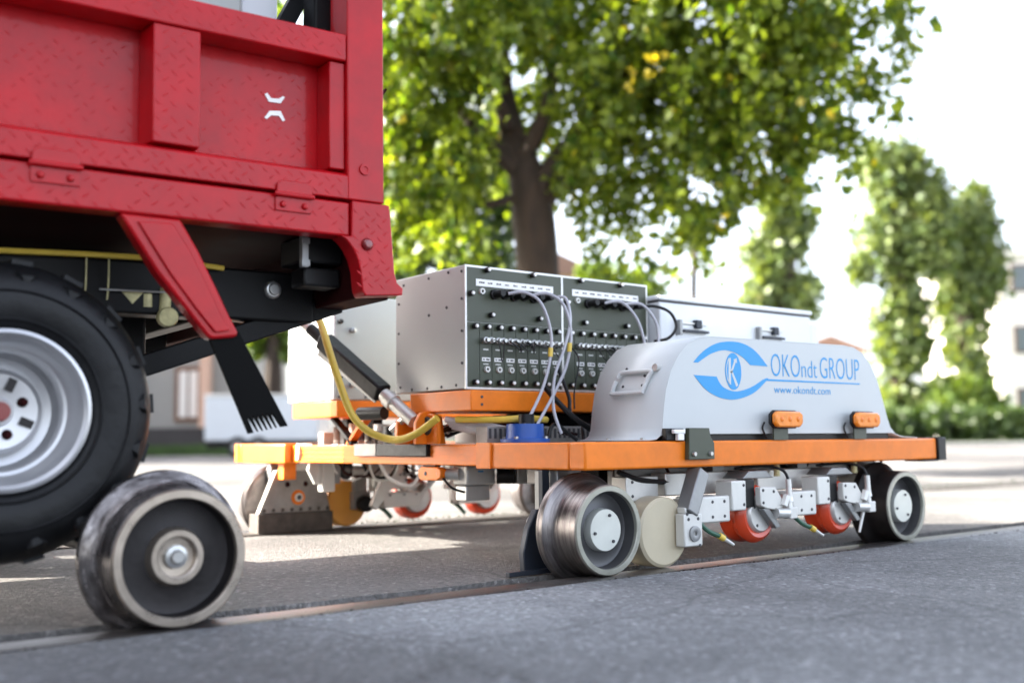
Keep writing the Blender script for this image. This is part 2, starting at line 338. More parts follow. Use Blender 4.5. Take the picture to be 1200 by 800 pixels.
# bed, tailgate, chassis
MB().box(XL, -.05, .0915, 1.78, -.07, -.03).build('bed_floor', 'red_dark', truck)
MB().box(-.045, .0, .0915, 1.78, -.003, .386).build('tailgate', 'red', truck, bevel=.004)
MB().box(XL, 0, 1.782, 1.83, -.09, .386).build('far_side_board', 'red', truck, bevel=.004)
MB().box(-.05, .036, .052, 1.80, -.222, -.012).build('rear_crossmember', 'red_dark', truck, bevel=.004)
MB().box(XL, -.06, .262, .34, -.262, -.140).build('chassis_beam', 'black_steel', truck, bevel=.006)
MB().box(XL, -.06, 1.40, 1.48, -.262, -.140).build('chassis_beam', 'black_steel', truck, bevel=.006)
MB().lathe([(0, -.016), (.012, -.016), (.014, -.012), (.018, -.011), (.022, -.006), (.022, 0)], (-.171, .262, -.186), (0, 1, 0), 20).build('beam_bolt', 'bolt_steel', truck)
b = MB(); b.box(-.16, -.052, .12, .24, -.135, -.072); b.box(-.15, -.055, .125, .20, -.19, -.145); b.build('lamp_housing', 'black_plastic', truck, bevel=.006)
b = MB(); b.box(-.165, -.150, .1, .118, -.150, -.075); b.box(-.168, -.148, .096, .1, -.095, -.082); b.box(-.168, -.148, .096, .1, -.148, -.134); b.build('lamp_bracket', 'alu_dark', truck)
MB().bar((-.62, .30, -.43), (.02, .30, -.205), .05, .05).build('swing_arm', 'black_steel', truck, bevel=.004)
MB().box(-1.0, -.40, .5, 1.3, -.34, -.16).build('drive_unit', 'black_steel', truck, bevel=.01)
for xa in (-.30, -.9): MB().box(xa, xa + .05, .34, 1.4, -.25, -.15).build('cross_tube', 'black_steel', truck, bevel=.004)
MB().tube([(-1.3, .24, -.16), (-.95, .24, -.150), (-.78, .24, -.146), (-.60, .24, -.139), (-.46, .24, -.137), (-.3, .245, -.145)], .0065).build('yellow_cable', 'yellow_hose', truck)
for x in (-.61, -.562): MB().tube([(x, .245, -.145), (x + .001, .25, -.20), (x, .255, -.235)], .002, 6).build('thin_wire', 'cream', truck)
fit = MB().lathe([(0, 0), (.02, 0), (.023, .006), (.023, .03), (.018, .036)], (-.43, .24, -.268), (.15, 1, .1), 18).build('pipe_fitting', 'cream', truck)
MB().cyl((-.432, .262, -.262), (-.43, .262, -.2), .013).build('fitting_neck', 'cream', fit)
b = MB(); b.cyl((-.47, .27, -.215), (-.47, .27, -.245), .013, seg=10); b.prism([(-.53, -.212), (-.48, -.212), (-.505, -.24)], .26, .268, 'y'); b.build('pipe_clip', 'cream', truck)
for k in range(5):
    MB().tube([(-.41 + .01 * k, .27, -.215 - .004 * k), (-.39 + .008 * k, .262, -.245 + .006 * k), (-.375 + .012 * k, .265, -.235 - .008 * k), (-.34 + .01 * k, .27, -.25)], .0025, 6).build('loom_wire', 'red_dark' if k % 2 else 'alu', truck)
MB().cyl((-.58, .25, -.213), (-.36, .25, -.209), .0025, seg=6).build('thin_rod', 'bolt_steel', truck)
# mudguard stay with rubber flap
g = MB().prism([(-.606, -.0885), (-.482, -.0885), (-.444, -.150), (-.405, -.225), (-.375, -.285), (-.354, -.322), (-.362, -.331), (-.414, -.337), (-.424, -.330), (-.46, -.287), (-.53, -.203), (-.567, -.148)], .006, .05, 'y').build('mudguard_stay', 'red', truck, bevel=.006)
b = MB().prism([(-.572, -.103), (-.50, -.100), (-.462, -.155), (-.42, -.235), (-.392, -.29), (-.376, -.318), (-.408, -.324), (-.45, -.275), (-.505, -.205), (-.545, -.145)], .000, .007, 'y').build('stay_rib', 'red', g, bevel=.003)
fl = [(-.418, -.326), (-.350, -.318), (-.237, -.520)]
n = 7; A = np.array((-.252, -.522)); B = np.array((-.326, -.536)); up = np.array((-.018, .034))
for k in range(n):
    p = A + (B - A) * (k / n); q = A + (B - A) * ((k + .45) / n); e = A + (B - A) * ((k + 1) / n)
    fl += [tuple(p), tuple(q + up * .95), tuple(q + (e - q) * .5 + up)] if k < n - 1 else [tuple(p)]
fl += [tuple(B)]
MB().prism(fl, .016, .026, 'y').build('rubber_flap', 'rubber_flap', truck, smooth=0)
# load over the bed; unseen height and canopy roof added to cast shade
MB().box(-2.6, -.256, .25, 1.70, -.026, 1.72).build('equipment_cabinet', 'case_grey', truck, bevel=.008)
MB().box(-.253, -.155, .27, 1.66, -.026, 1.72).build('cabinet_door', 'encl_white', truck, bevel=.006)
MB().box(-.125, -.062, .12, .19, -.026, 1.74).build('canopy_post', 'black_steel', truck, bevel=.006)
MB().box(-.125, -.062, 1.62, 1.69, -.026, 1.74).build('canopy_post', 'black_steel', truck, bevel=.006)
MB().bar((-.20, .22, .39), (-.07, .24, .64), .03, .04).build('canopy_brace', 'black_steel', truck)
MB().box(XL, .02, .02, 1.80, 1.74, 1.80).build('shade_roof', 'red', truck, bevel=.01)
cabp = [(-4.6, -.35), (-4.62, .35), (-4.45, .55), (-4.2, 1.25), (-4.1, 1.32), (-2.85, 1.32), (-2.78, 1.25), (-2.78, -.35)]
unseen_cab = MB().prism(cabp, .05, 1.75, 'y').build('unseen_cab', 'red', truck, bevel=.03)  # unseen part of the truck, added to block low sky light
MB().prism([(-4.3, .62), (-4.1, 1.18), (-3.6, 1.18), (-3.6, .62)], .04, .052, 'y').build('window', 'glass', unseen_cab)
# road wheel
def rim_parts():
    c = Vector((.512, 2.205, .427)); Rt = .302
    t = MB().lathe([(.150, .02), (.160, .006), (.175, -.004), (.205, -.012), (.245, -.008), (.272, .010), (.290, .038), (.298, .07), (Rt, .13), (.298, .19), (.285, .225), (.24, .26), (.17, .25), (.150, .23)], c, (0, 1, 0), 96).build('tyre', 'rubber', truck, world=TM, smooth=45)
    lug = MB()
    lug.add([(-.020, -.001, .016), (.022, -.001, .018), (.004, -.001, -.024), (-.010, -.0085, .012), (.013, -.0085, .014), (.004, -.006, -.010), (-.018, .05, .027), (.020, .05, .028), (-.012, .01, .026), (.014, .01, .027)],
            [(3, 5, 4), (0, 2, 5, 3), (2, 1, 4, 5), (3, 4, 9, 8), (0, 3, 8), (4, 1, 9), (8, 9, 7, 6), (0, 8, 6), (1, 7, 9)])
    lm = lug.mesh('tread_lug', 'rubber', smooth=0)
    for k in range(18):
        a = 2 * math.pi * (k + .3) / 18; p = c + Vector((math.sin(a) * .251, .003, math.cos(a) * .251))
        inst('tread_lug', lm, p, t, rot=(0, a, 0))
    bw = MB().lathe([(.228, -.0095), (.231, -.013), (.234, -.0095)], c, (0, 1, 0), 80).build('bead_line', 'rubber', t)
    bw = MB().lathe([(.172, -.003), (.176, -.008), (.181, -.004)], c, (0, 1, 0), 80).build('bead_line', 'rubber', t)
    for k in range(18):
        a = 2 * math.pi * (k + .3) / 18
        o = MB().box(-.019, .021, -.062, .062, -.012, .0085).mesh('tread_block', 'rubber') if k == 0 else o0
        o0 = o; q = inst('tread_block', o0, c + Vector((math.sin(a) * .2935, .115, math.cos(a) * .294)), t, rot=(0, a, 0))
    rim = MB().lathe([(.148, .06), (.150, .02), (.158, .004), (.157, -.004), (.150, -.006), (.143, .000), (.139, .016), (.134, .040), (.126, .052), (.119, .054), (.113, .064), (.108, .10), (.09, .105), (.083, .09)], c, (0, 1, 0), 72).build('rim', 'rim_silver', truck, world=TM)
    MB().lathe([(.0, .07), (.026, .066), (.03, .075), (.074, .070), (.084, .078), (.086, .092), (.08, .12)], c, (0, 1, 0), 60).build('wheel_disc', 'rim_silver', rim)
    MB().lathe([(0, .045), (.018, .045), (.022, .055), (.022, .08)], c, (0, 1, 0), 24).build('hub_cap', 'marker_red', rim)
    for k in range(8):
        a = 2 * math.pi * (k + .5) / 8; d = Vector((math.sin(a), 0, math.cos(a)))
        if k % 2: MB().lathe([(0, -.018), (.006, -.017), (.008, -.012), (.009, -.003), (.012, 0)], c + d * .05 + Vector((0, .074, 0)), (0, 1, 0), 10).build('wheel_nut', 'red_dark', rim)
        else: MB().bar(c + d * .044 + Vector((0, .069, 0)), c + d * .070 + Vector((0, .068, 0)), .008, .016).build('slot', 'wheel_dark', rim)
rim_parts()
# steel rail wheel of the truck
def rail_wheel(c, r, wd, fr, parent, world, hub_r, bolts, tread='wheel_steel'):
    c = Vector(c)
    w_ = MB().lathe([(r * .84, wd * .42), (r * .845, .012), (r * .855, .004), (r * .965, .0), (r * .995, .004), (r, .010), (r * 1.012, wd * .5), (r * 1.025, wd * .72), (r * 1.06, wd * .78), (r * 1.10, wd * .84), (fr * .93, wd * .90), (fr * .985, wd * .96), (fr, wd * 1.06), (fr * .985, wd * 1.18), (fr * .93, wd * 1.26), (r * .5, wd * 1.3)], c, (0, 1, 0), 96).build('rail_wheel', tread, parent, world=world, smooth=30)
    MB().lathe([(r * .842, .008), (r * .85, -.0005), (r * .86, -.002), (r * .965, -.002), (r * .985, .0015), (r * .99, .006)], c, (0, 1, 0), 96, close=False).build('rim_face', 'wheel_ring' if bolts == 1 else 'ring_pale', w_, smooth=30)
    MB().lathe([(r * .842, .009), (r * .82, wd * .40), (r * .76, wd * .43), (hub_r * 1.2, wd * .40), (hub_r * 1.0, wd * .36)], c, (0, 1, 0), 72).build('web', 'wheel_dark' if bolts == 1 else 'web_grey', w_)
    if bolts == 1:
        MB().lathe([(hub_r * 1.15, wd * .42), (hub_r * 1.04, wd * .2), (hub_r, wd * .17), (hub_r * .80, wd * .17), (hub_r * .74, wd * .20), (hub_r * .72, wd * .34), (0, wd * .36)], c, (0, 1, 0), 48).build('hub', 'wheel_ring', w_)
        MB().lathe([(0, wd * .14), (hub_r * .22, wd * .14), (hub_r * .26, wd * .17), (hub_r * .28, wd * .22), (hub_r * .44, wd * .24), (hub_r * .46, wd * .34)], c, (0, 1, 0), 12).build('axle_nut', 'bolt_steel', w_, smooth=20)
    else:
        MB().lathe([(hub_r * 1.02, wd * .42), (hub_r * 1.0, wd * .15), (hub_r * .97, wd * .12), (0, wd * .12)], c, (0, 1, 0), 48).build('hub', 'hub_metal', w_)
        for k in range(3):
            a = 2 * math.pi * (k / 3) + .35
            MB().lathe([(0, -.004), (.004, -.004), (.0045, 0)], c + Vector((math.sin(a) * hub_r * .72, wd * .12, math.cos(a) * hub_r * .72)), (0, 1, 0), 10).build('hub_screw', 'ink', w_)
    return w_
rail_wheel((.807, 2.07, .1385), .136, .095, .170, truck, TM, .052, 1, 'wheel_worn')
b = MB(); b.cyl((.807, 2.16, .1385), (.807, 2.42, .1385), .035); b.bar((.807, 2.38, .13), (.74, 2.50, .66), .06, .05); b.build('rail_wheel_arm', 'black_steel', truck, world=TM)
b = MB(); b.cyl((.807, 2.42, .1385), (.807, 3.9, .1385), .03); b.build('rail_axle', 'black_steel', truck, world=TM)
MB().lathe([(.1, 0), (.136, .0), (.136, .09), (.165, .1), (.165, .12), (.1, .13)], (.807, 4.12, .1385), (0, -1, 0), 48).build('rail_wheel', 'wheel_steel', truck, world=TM)
MB().lathe([(.15, 0), (.25, -.01), (.29, .03), (.302, .1), (.29, .19), (.24, .22), (.15, .2)], (.45, 3.72, .427), (0, 1, 0), 64).build('tyre', 'rubber', truck, world=TM)

# ---------------------------------------------------------------- trolley
T = (1.904, 2.10, 0)
tro = thing('inspection_trolley', 'orange framed rail inspection trolley on steel flanged wheels', 'trolley', T)
fb = MB().box(1.904, 3.62, 2.10, 2.165, .280, .355).build('front_beam', 'orange', tro, bevel=.006)
ec = MB(); ec.box(3.621, 3.672, 2.092, 2.172, .276, .359); ec.box(3.52, 3.62, 2.094, 2.17, .2735, .279); ec.build('end_cap', 'black_plastic', tro, bevel=.006)
b = MB(); b.box(1.9045, 1.97, 2.1655, 2.575, .280, .3545); b.build('end_plate', 'orange', tro, bevel=.005)
MB().box(1.898, 1.9046, 2.505, 2.5765, .279, .3555).build('joint_plate', 'orange', tro, bevel=.002)
b = MB(); b.box(1.935, 1.995, 2.576, 3.845, .285, .35); cbm = b.build('cross_beam', 'orange', tro, bevel=.004)
for z in (.300, .318, .334): MB().box(1.932, 1.9352, 2.58, 3.84, z, z + .004).build('beam_groove', 'orange', cbm)
MB().box(1.918, 1.936, 2.87, 3.18, .312, .3545).build('rubber_pad', 'rubber', tro, bevel=.003)
MB().box(1.918, 1.936, 3.182, 3.33, .312, .3545).build('pad_plate', 'grey_plate', tro, bevel=.002)
b = MB(); b.box(1.904, 3.62, 4.24, 4.31, .280, .357); b.box(1.9045, 1.97, 3.84, 4.2395, .280, .3565); b.build('rear_beam', 'orange', tro, bevel=.005)
MB().box(1.90, 1.905, 4.262, 4.268, .281, .357).build('beam_seam', 'orange', tro)
MB().box(3.56, 3.62, 2.166, 4.239, .282, .352).build('cross_beam', 'orange', tro, bevel=.004)
MB().box(2.7, 2.76, 2.166, 4.239, .284, .344).build('cross_beam', 'orange', tro, bevel=.004)
MB().box(1.996, 3.56, 2.166, 2.7, .3445, .3515).build('deck_plate', 'alu_dark', tro)
MB().box(1.996, 3.56, 3.5, 4.2, .3445, .3515).build('deck_plate', 'alu_dark', tro)
# trays under the instrument cases
tr = MB().box(1.914, 3.3, 2.62, 2.96, .452, .516).build('front_tray', 'orange', tro, bevel=.004)
dot = MB().lathe([(0, -.002), (.0045, -.0015), (.005, 0)], (0, 0, 0), (0, 1, 0), 8).mesh('screw', 'ink')
for z in (.472, .495): inst('tray_screw', dot, (1.955, 2.62, z), tr)
MB().box(1.9, 3.3, 3.42, 3.77, .452, .512).build('rear_tray', 'orange', tro, bevel=.004)
for x, y in ((2.3, 2.70), (3.2, 2.70), (2.3, 2.9), (3.2, 2.9), (2.1, 3.5), (3.2, 3.5), (2.1, 3.7), (3.2, 3.7)):
    MB().box(x, x + .04, y, y + .04, .352, .4515).build('tray_post', 'black_steel', tro)
MB().bar((1.96, 3.55, .452), (1.96, 3.40, .355), .03, .012, (1, 0, 0)).build('tray_strut', 'black_steel', tro)
MB().bar((1.96, 3.30, .452), (1.96, 3.43, .355), .03, .012, (1, 0, 0)).build('tray_strut', 'orange', tro)
# front wheels, axle blocks, guard
rail_wheel((1.972, 2.085, .1225), .120, .105, .151, tro, None, .056, 3)
rail_wheel((3.393, 2.09, .1225), .120, .105, .151, tro, None, .056, 3, 'wheel_dark')
for x in (1.972, 3.393):
    b = MB(); b.cyl((x, 2.2, .1225), (x, 2.40, .1225), .03); b.box(x - .045, x + .045, 2.24, 2.34, .09, .279); b.build('axle_block', 'alu_dark', tro, bevel=.004)
MB().prism([(1.828, .010), (1.824, .06), (1.842, .125), (1.872, .174), (1.90, .174), (1.93, .010)], 2.262, 2.285, 'y').build('rail_guard', 'guard_blue', tro, bevel=.003)
MB().box(1.76, 1.93, 2.242, 2.261, .003, .016).build('guard_shoe', 'guard_blue', tro, bevel=.002)
MB().box(1.895, 1.92, 2.266, 2.282, .1745, .279).build('guard_stem', 'guard_blue', tro)
for x in (1.972, 3.393):
    rw = MB().lathe([(.05, 0), (.12, 0), (.123, .07), (.148, .085), (.15, .10), (.14, .115), (.06, .12)], (x, 4.155, .1225), (0, -1, 0), 64).build('rail_wheel', 'wheel_steel', tro)
    MB().box(x - .05, x + .05, 4.0, 4.035, .2, .279).build('axle_block', 'alu_dark', tro, bevel=.004)
# white roller on a forked arm
rc = Vector((2.225, 2.125, .1005))
ro = MB().lathe([(0, 0), (.09, 0), (.098, .006), (.099, .02), (.099, .085), (.095, .095), (.02, .095)], rc, (0, 1, 0), 64).build('guide_roller', 'white_roller', tro)
b = MB(); b.box(2.262, 2.338, 2.085, 2.12, .058, .150); b.box(2.268, 2.276, 2.086, 2.118, .150, .168); b.box(2.322, 2.330, 2.086, 2.118, .150, .168); fk = b.build('roller_bracket', 'alu_light', tro, bevel=.004)
b = MB(); b.lathe([(.006, -.006), (.014, -.008), (.022, -.006), (.022, 0)], (2.302, 2.085, .094), (0, 1, 0), 20); b.build('roller_bolt', 'alu_dark', fk)
for dx, z in ((-.02, .135), (.02, .135), (-.025, .15), (.025, .06)): inst('screw', dot, (2.30 + dx, 2.085, z), fk)
MB().bar((2.295, 2.105, .150), (2.36, 2.115, .268), .05, .045).build('roller_arm', 'alu_dark', tro, bevel=.004)
b = MB(); b.box(2.14, 2.27, 2.19, 2.25, .185, .255); b.build('arm_clamp', 'alu', tro, bevel=.003)
for x, z in ((2.165, .24), (2.25, .24), (2.165, .2)): inst('screw', dot, (x, 2.19, z), tro)
# probe carriages
def probe(dx, big, sc=1.0):
    X = lambda x: x + dx
    c = MB(); c.box(X(2.30), X(2.62), 2.19, 2.25, .195, .262); c = c.build('probe_carriage', 'alu', tro, bevel=.004)
    MB().box(X(2.52), X(2.57), 2.20, 2.24, .262, .30).build('carriage_post', 'alu_dark', c)
    x0 = 2.338 if big else 2.355
    b1 = MB().box(X(x0), X(2.478), 2.10, 2.19, .118, .194).build('probe_housing', 'alu_light', c, bevel=.005)
    MB().box(X(x0 - .022), X(x0 - .0015), 2.11, 2.18, .125, .188).build('housing_flange', 'alu', b1, bevel=.003)
    for ix in (2.40, 2.452):
        for iz in (.135, .178): inst('screw', dot, (X(ix), 2.10, iz), b1)
    MB().box(X(2.482), X(2.546), 2.095, 2.16, .148, .236).build('side_plate', 'alu_light', c, bevel=.004)
    for iz in (.165, .222): inst('screw', dot, (X(2.535), 2.095, iz), c)
    MB().box(X(2.5475), X(2.592), 2.10, 2.112, .155, .238).build('roller_dark_block', 'black_plastic', c, bevel=.003)  # black mount block, also standing in for shadow on the roller top
    MB().prism([(X(2.55), .2395), (X(2.70), .2395), (X(2.66), .262), (X(2.58), .262)], 2.11, 2.21, 'y').build('guard_top', 'alu_dark', c, bevel=.003)
    rc = Vector((X(2.625), 2.115, .132))
    r_ = MB().lathe([(.056, .0), (.070, -.004), (.083, .006), (.088, .02), (.080, .042), (.088, .062), (.086, .084), (.07, .092), (.03, .092)], rc, (0, 1, 0), 64).build('probe_roller', 'red_roller', c)
    MB().lathe([(0, -.012), (.050, -.012), (.056, -.006), (.058, .004)], rc, (0, 1, 0), 40).build('roller_cap', 'alu', r_)
    for k in range(4):
        a = .6 + k * 1.57; inst('screw', dot, rc + Vector((math.sin(a) * .04, -.012, math.cos(a) * .04)), r_)
    MB().prism([(X(2.588), .215), (X(2.66), .213), (X(2.70), .165), (X(2.69), .14), (X(2.615), .15), (X(2.588), .16)], 2.075, 2.097, 'y').build('roller_bracket', 'alu_light', r_, bevel=.003)
    MB().prism([(X(2.60), .15), (X(2.632), .15), (X(2.685), .092), (X(2.662), .088)], 2.078, 2.100, 'y').build('bracket_brace', 'alu_dark', r_, bevel=.003)
    for ix, iz in ((2.60, .205), (2.65, .2), (2.60, .168)): inst('screw', dot, (X(ix), 2.075, iz), r_)
    for k, (za, zb, r0) in enumerate(((.235, .18, .009), (.18, .165, .012), (.165, .14, .010))):
        MB().cyl((X(2.722), 2.075, za), (X(2.722), 2.072, zb), r0, seg=14).build('connector', 'alu', c)
    MB().box(X(2.708), X(2.745), 2.06, 2.09, .115, .150).build('connector_block', 'alu_light', c, bevel=.003)
    MB().cyl((X(2.655), 2.075, .135), (X(2.71), 2.073, .132), .016, seg=14).build('connector', 'alu', c)
    MB().cyl((X(2.69), 2.07, .155), (X(2.705), 2.07, .185), .012, seg=6).build('coupling_nut', 'alu_light', c)
    MB().tube([(X(2.722), 2.075, .235), (X(2.715), 2.09, .262), (X(2.69), 2.14, .275), (X(2.62), 2.2, .268)], .0045).build('probe_cable', 'black_plastic', c)
    # short hanging hose with yellow collar and metal tip
    hx = X(2.345) if big else X(2.36); h0 = Vector((hx, 2.10, .118)); h1 = Vector((hx + .125, 2.085, .052)); d = h1 - h0
    MB().tube([h0, h0 + d * .25 + Vector((0, 0, -.006)), h0 + d * .6], .007).build('spray_hose', 'green_hose', c)
    MB().cyl(h0 + d * .56, h0 + d * .70, .0095, seg=12).build('yellow_collar', 'yellow_hose', c)
    MB().cyl(h0 + d * .70, h1, .006, .0045, 12).build('hose_tip', 'alu_light', c)
probe(0, True); probe(.418, False)
h0 = Vector((3.12, 2.08, .12)); h1 = Vector((3.085, 2.075, .052))
b = MB().cyl(h0, h1, .006, .004, 10); b.build('hose_tip', 'alu_light', tro)
# hanging clutter under the front beam
for k in range(16):
    x = random.uniform(2.25, 3.3); y = random.uniform(2.18, 2.42); l_ = random.uniform(.1, .3)
    MB().tube([(x, y, .285), (x + l_ * .3, y + .02, .25 + random.uniform(-.02, .015)), (x + l_ * .7, y - .01, .245 + random.uniform(-.02, .015)), (x + l_, y, .285)], random.choice((.0035, .005)), 6).build('under_cable', random.choice(('black_plastic', 'black_plastic', 'red_dark')), tro)
for k in range(22):
    x = random.uniform(2.0, 3.2); y = random.uniform(3.5, 3.95); l_ = random.uniform(.08, .22); zz_ = random.uniform(.20, .25)
    MB().tube([(x, y, .285), (x + l_ * .3, y + .02, zz_), (x + l_ * .7, y - .01, zz_ + random.uniform(-.03, .02)), (x + l_, y, .285)], random.choice((.0035, .005, .007)), 6).build('under_cable', random.choice(('black_plastic', 'alu', 'red_dark', 'white_hose')), tro)
for k in range(9):
    x = 2.2 + .12 * k; MB().box(x, x + random.uniform(.02, .05), 2.305, 2.33, .20 + .02 * (k % 3), .27).build('under_bracket', random.choice(('alu', 'alu_dark', 'black_plastic', 'grey_plate')), tro, bevel=.002)
for x in (2.42, 2.79, 3.21):
    MB().cyl((x, 2.17, .24), (x, 2.17, .279), .010, seg=10).build('brass_fitting', 'cream', tro)
MB().box(2.3, 3.3, 2.47, 2.60, .19, .279).build('darkening_box', 'black_steel', tro, bevel=.006)  # black block added to darken the space behind the front carriages
MB().box(2.2, 3.3, 2.26, 2.30, .225, .275).build('probe_rail', 'alu_dark', tro, bevel=.003)
MB().tube([(2.12, 2.2, .27), (2.2, 2.19, .245), (2.34, 2.2, .235)], .008).build('under_cable', 'black_plastic', tro)
# rear rail equipment
sh = MB().prism([(1.925, .25), (1.965, .258), (2.10, .258), (2.128, .25), (2.170, .082), (1.852, .082)], 3.955, 3.985, 'y').build('cleaner_shoe', 'grey_plate', tro, bevel=.003)
MB().box(1.846, 2.176, 3.945, 4.03, .004, .0815).build('shoe_block', 'dark_base', sh, bevel=.003)
MB().lathe([(.010, -.012), (.016, -.012), (.018, -.004)], (2.022, 3.955, .142), (0, 1, 0), 24).build('shoe_bolt', 'alu_light', sh)
MB().lathe([(.018, -.003), (.028, -.005), (.030, .0)], (2.022, 3.955, .142), (0, 1, 0), 24).build('bolt_washer', 'orange', sh)
MB().lathe([(.0, -.008), (.0105, -.008)], (2.022, 3.955, .142), (0, 1, 0), 16).build('bolt_core', 'ink', sh)
for k in range(8): MB().lathe([(0, -.004), (.007, -.003), (.008, 0)], (1.875 + k * .04, 3.955, .094), (0, 1, 0), 8).build('rivet', 'dark_base', sh)
for x in (1.975, 2.055): MB().lathe([(0, -.004), (.010, -.003), (.011, 0)], (x, 3.955, .195), (0, 1, 0), 10).build('rivet', 'red_dark', sh)
MB().box(1.93, 1.985, 3.90, 3.95, .215, .2795).build('shoe_hanger', 'orange', tro, bevel=.003)
MB().box(1.99, 2.06, 3.92, 3.95, .250, .2795).build('shoe_spacer', 'alu_light', tro, bevel=.003)
b = MB().lathe([(0, 0), (.088, 0), (.096, .006), (.097, .02), (.097, .10), (.09, .11), (.02, .11)], (2.262, 3.98, .108), (0, 1, 0), 56).build('guide_roller', 'yellow_roller', tro)
MB().lathe([(0, -.065), (.028, -.065), (.034, -.058), (.034, -.02)], (2.318, 3.97, .104), (0, 1, 0), 20).build('roller_knob', 'black_plastic', b)
b = MB(); b.box(2.270, 2.355, 3.945, 3.975, .08, .155); b.box(2.275, 2.335, 3.94, 3.97, .155, .235); b.build('roller_bracket', 'grey_plate', tro, bevel=.003)
b = MB(); b.box(2.012, 2.066, 3.73, 3.77, .17, .40); b.prism([(1.965, .30), (2.005, .33), (2.005, .20), (1.985, .20), (1.955, .255)], 3.74, 3.76, 'y'); b.box(1.99, 2.012, 3.735, 3.765, .20, .30); b.build('carriage_post', 'alu_light', tro, bevel=.004)
b = MB(); b.box(2.067, 2.09, 3.73, 3.77, .20, .37); b.build('post_plate', 'alu_dark', tro, bevel=.003)
kn = MB().cyl((1.93, 3.79, .325), (1.985, 3.775, .324), .033, seg=24).build('adjust_knob', 'alu_light', tro, bevel=.002)
MB().cyl((1.985, 3.775, .324), (2.012, 3.768, .324), .0335, seg=24).build('knob_ring', 'black_plastic', kn)
b = MB(); b.cyl((2.0, 3.64, .335), (2.0, 3.46, .335), .012, seg=14); b.cyl((2.0, 3.62, .335), (2.0, 3.58, .335), .02, seg=14); b.cyl((2.0, 3.52, .335), (2.0, 3.49, .335), .018, seg=14); b.box(1.985, 2.03, 3.36, 3.44, .31, .365); b.build('adjust_rod', 'alu_light', tro)
b = MB(); b.cyl((2.03, 3.62, .36), (2.03, 3.62, .42), .03, seg=16); b.cyl((2.08, 3.60, .36), (2.08, 3.60, .43), .022, seg=16); b.build('adjust_motor', 'dark_base', tro)
a = MB().cyl((2.12, 3.84, .252), (2.285, 3.83, .245), .019, seg=18).build('slide_rod', 'alu', tro)
MB().lathe([(0, -.012), (.036, -.012), (.04, 0), (.04, .03), (.02, .03)], (2.15, 3.83, .252), (.5, -1, 0), 24).build('rod_collar', 'black_plastic', a)
MB().lathe([(0, -.012), (.033, -.01), (.034, .03), (.0, .03)], (2.285, 3.83, .245), (.25, -1, 0), 24).build('rod_end', 'grey_plate', a)
MB().box(2.075, 2.13, 3.84, 3.88, .20, .275).build('rod_block', 'alu_light', tro, bevel=.003)
for x0 in (2.355, 2.735):
    c = MB(); c.box(x0, x0 + .18, 3.84, 3.92, .088, .152); c.box(x0 - .03, x0 + .04, 3.86, 3.92, .153, .262); c.box(x0 + .10, x0 + .13, 3.86, 3.90, .152, .282); c = c.build('probe_carriage', 'alu_light', tro, bevel=.005)
    MB().box(x0 + .02, x0 + .09, 3.82, 3.90, .165, .225).build('probe_housing', 'alu', c, bevel=.005)
    for ix in (.03, .10, .16): inst('screw', dot, (x0 + ix, 3.84, .14), c)
    r_ = MB().lathe([(.03, 0), (.064, 0), (.086, .006), (.089, .025), (.089, .06), (.08, .068), (.03, .068)], (x0 + .225, 3.94, .116), (0, 1, 0), 56).build('probe_roller', 'red_roller', c)
    MB().lathe([(0, -.018), (.062, -.015), (.068, 0)], (x0 + .225, 3.94, .122), (0, 1, 0), 32).build('roller_cap', 'alu', r_)
    MB().bar((x0 + .19, 3.91, .10), (x0 + .30, 3.90, .21), .02, .025).build('bracket_brace', 'alu', c, bevel=.003)
    MB().cyl((x0 + .15, 3.85, .20), (x0 + .15, 3.85, .27), .010, seg=10).build('connector', 'grey_plate', c)
    MB().tube([(x0 + .0, 3.9, .10), (x0 + .03, 3.88, .075), (x0 + .055, 3.87, .045)], .009).build('spray_hose', 'green_hose', c)
    for q in range(3): MB().tube([(x0 + .16 + .02 * q, 3.86, .28), (x0 + .19 + .03 * q, 3.85, .235 - .02 * q), (x0 + .12, 3.86, .20 + .02 * q), (x0 + .06 + .01 * q, 3.86, .26)], .0035).build('probe_cable', 'black_plastic' if q else 'red_dark', c)
MB().prism([(2.33, .284), (2.43, .284), (2.42, .21), (2.37, .17), (2.30, .085), (2.275, .10), (2.30, .16), (2.33, .21)], 3.80, 3.83, 'y').build('swing_plate', 'alu_light', tro, bevel=.003)
for x, z in ((2.35, .225), (2.38, .225), (2.41, .225), (2.37, .26), (2.40, .26)): inst('screw', dot, (x, 3.80, z), tro)
MB().box(3.33, 3.455, 3.98, 4.03, .06, .20).build('axle_cover', 'alu_dark', tro, bevel=.006)
# sensor bar nearer the camera under the cross beam
sb_ = MB().box(1.992, 2.105, 2.75, 2.83, .222, .284).build('sensor_block', 'alu_light', tro, bevel=.006)
MB().box(1.996, 2.09, 2.76, 2.82, .172, .2205).build('probe_housing', 'alu', sb_, bevel=.004)
MB().box(2.035, 2.055, 2.748, 2.7505, .262, .267).build('print', 'logo_blue', sb_)
MB().cyl((1.95, 2.85, .258), (1.992, 2.79, .256), .019, seg=16).build('sensor_rod', 'alu', tro)
b = MB(); b.prism([(2.815, .247), (2.815, .272), (2.84, .279), (2.93, .279), (2.945, .268), (2.945, .245), (2.93, .236), (2.84, .236)], 1.935, 1.965, 'x'); cl_ = b.build('sensor_clamp', 'orange', tro, bevel=.004)
MB().lathe([(0, -.002), (.006, -.002), (.007, 0)], (1.935, 2.90, .258), (1, 0, 0), 12).build('clamp_screw', 'ink', cl_)
MB().box(1.94, 1.962, 2.85, 2.925, .2795, .292).build('clamp_mount', 'black_plastic', tro, bevel=.003)
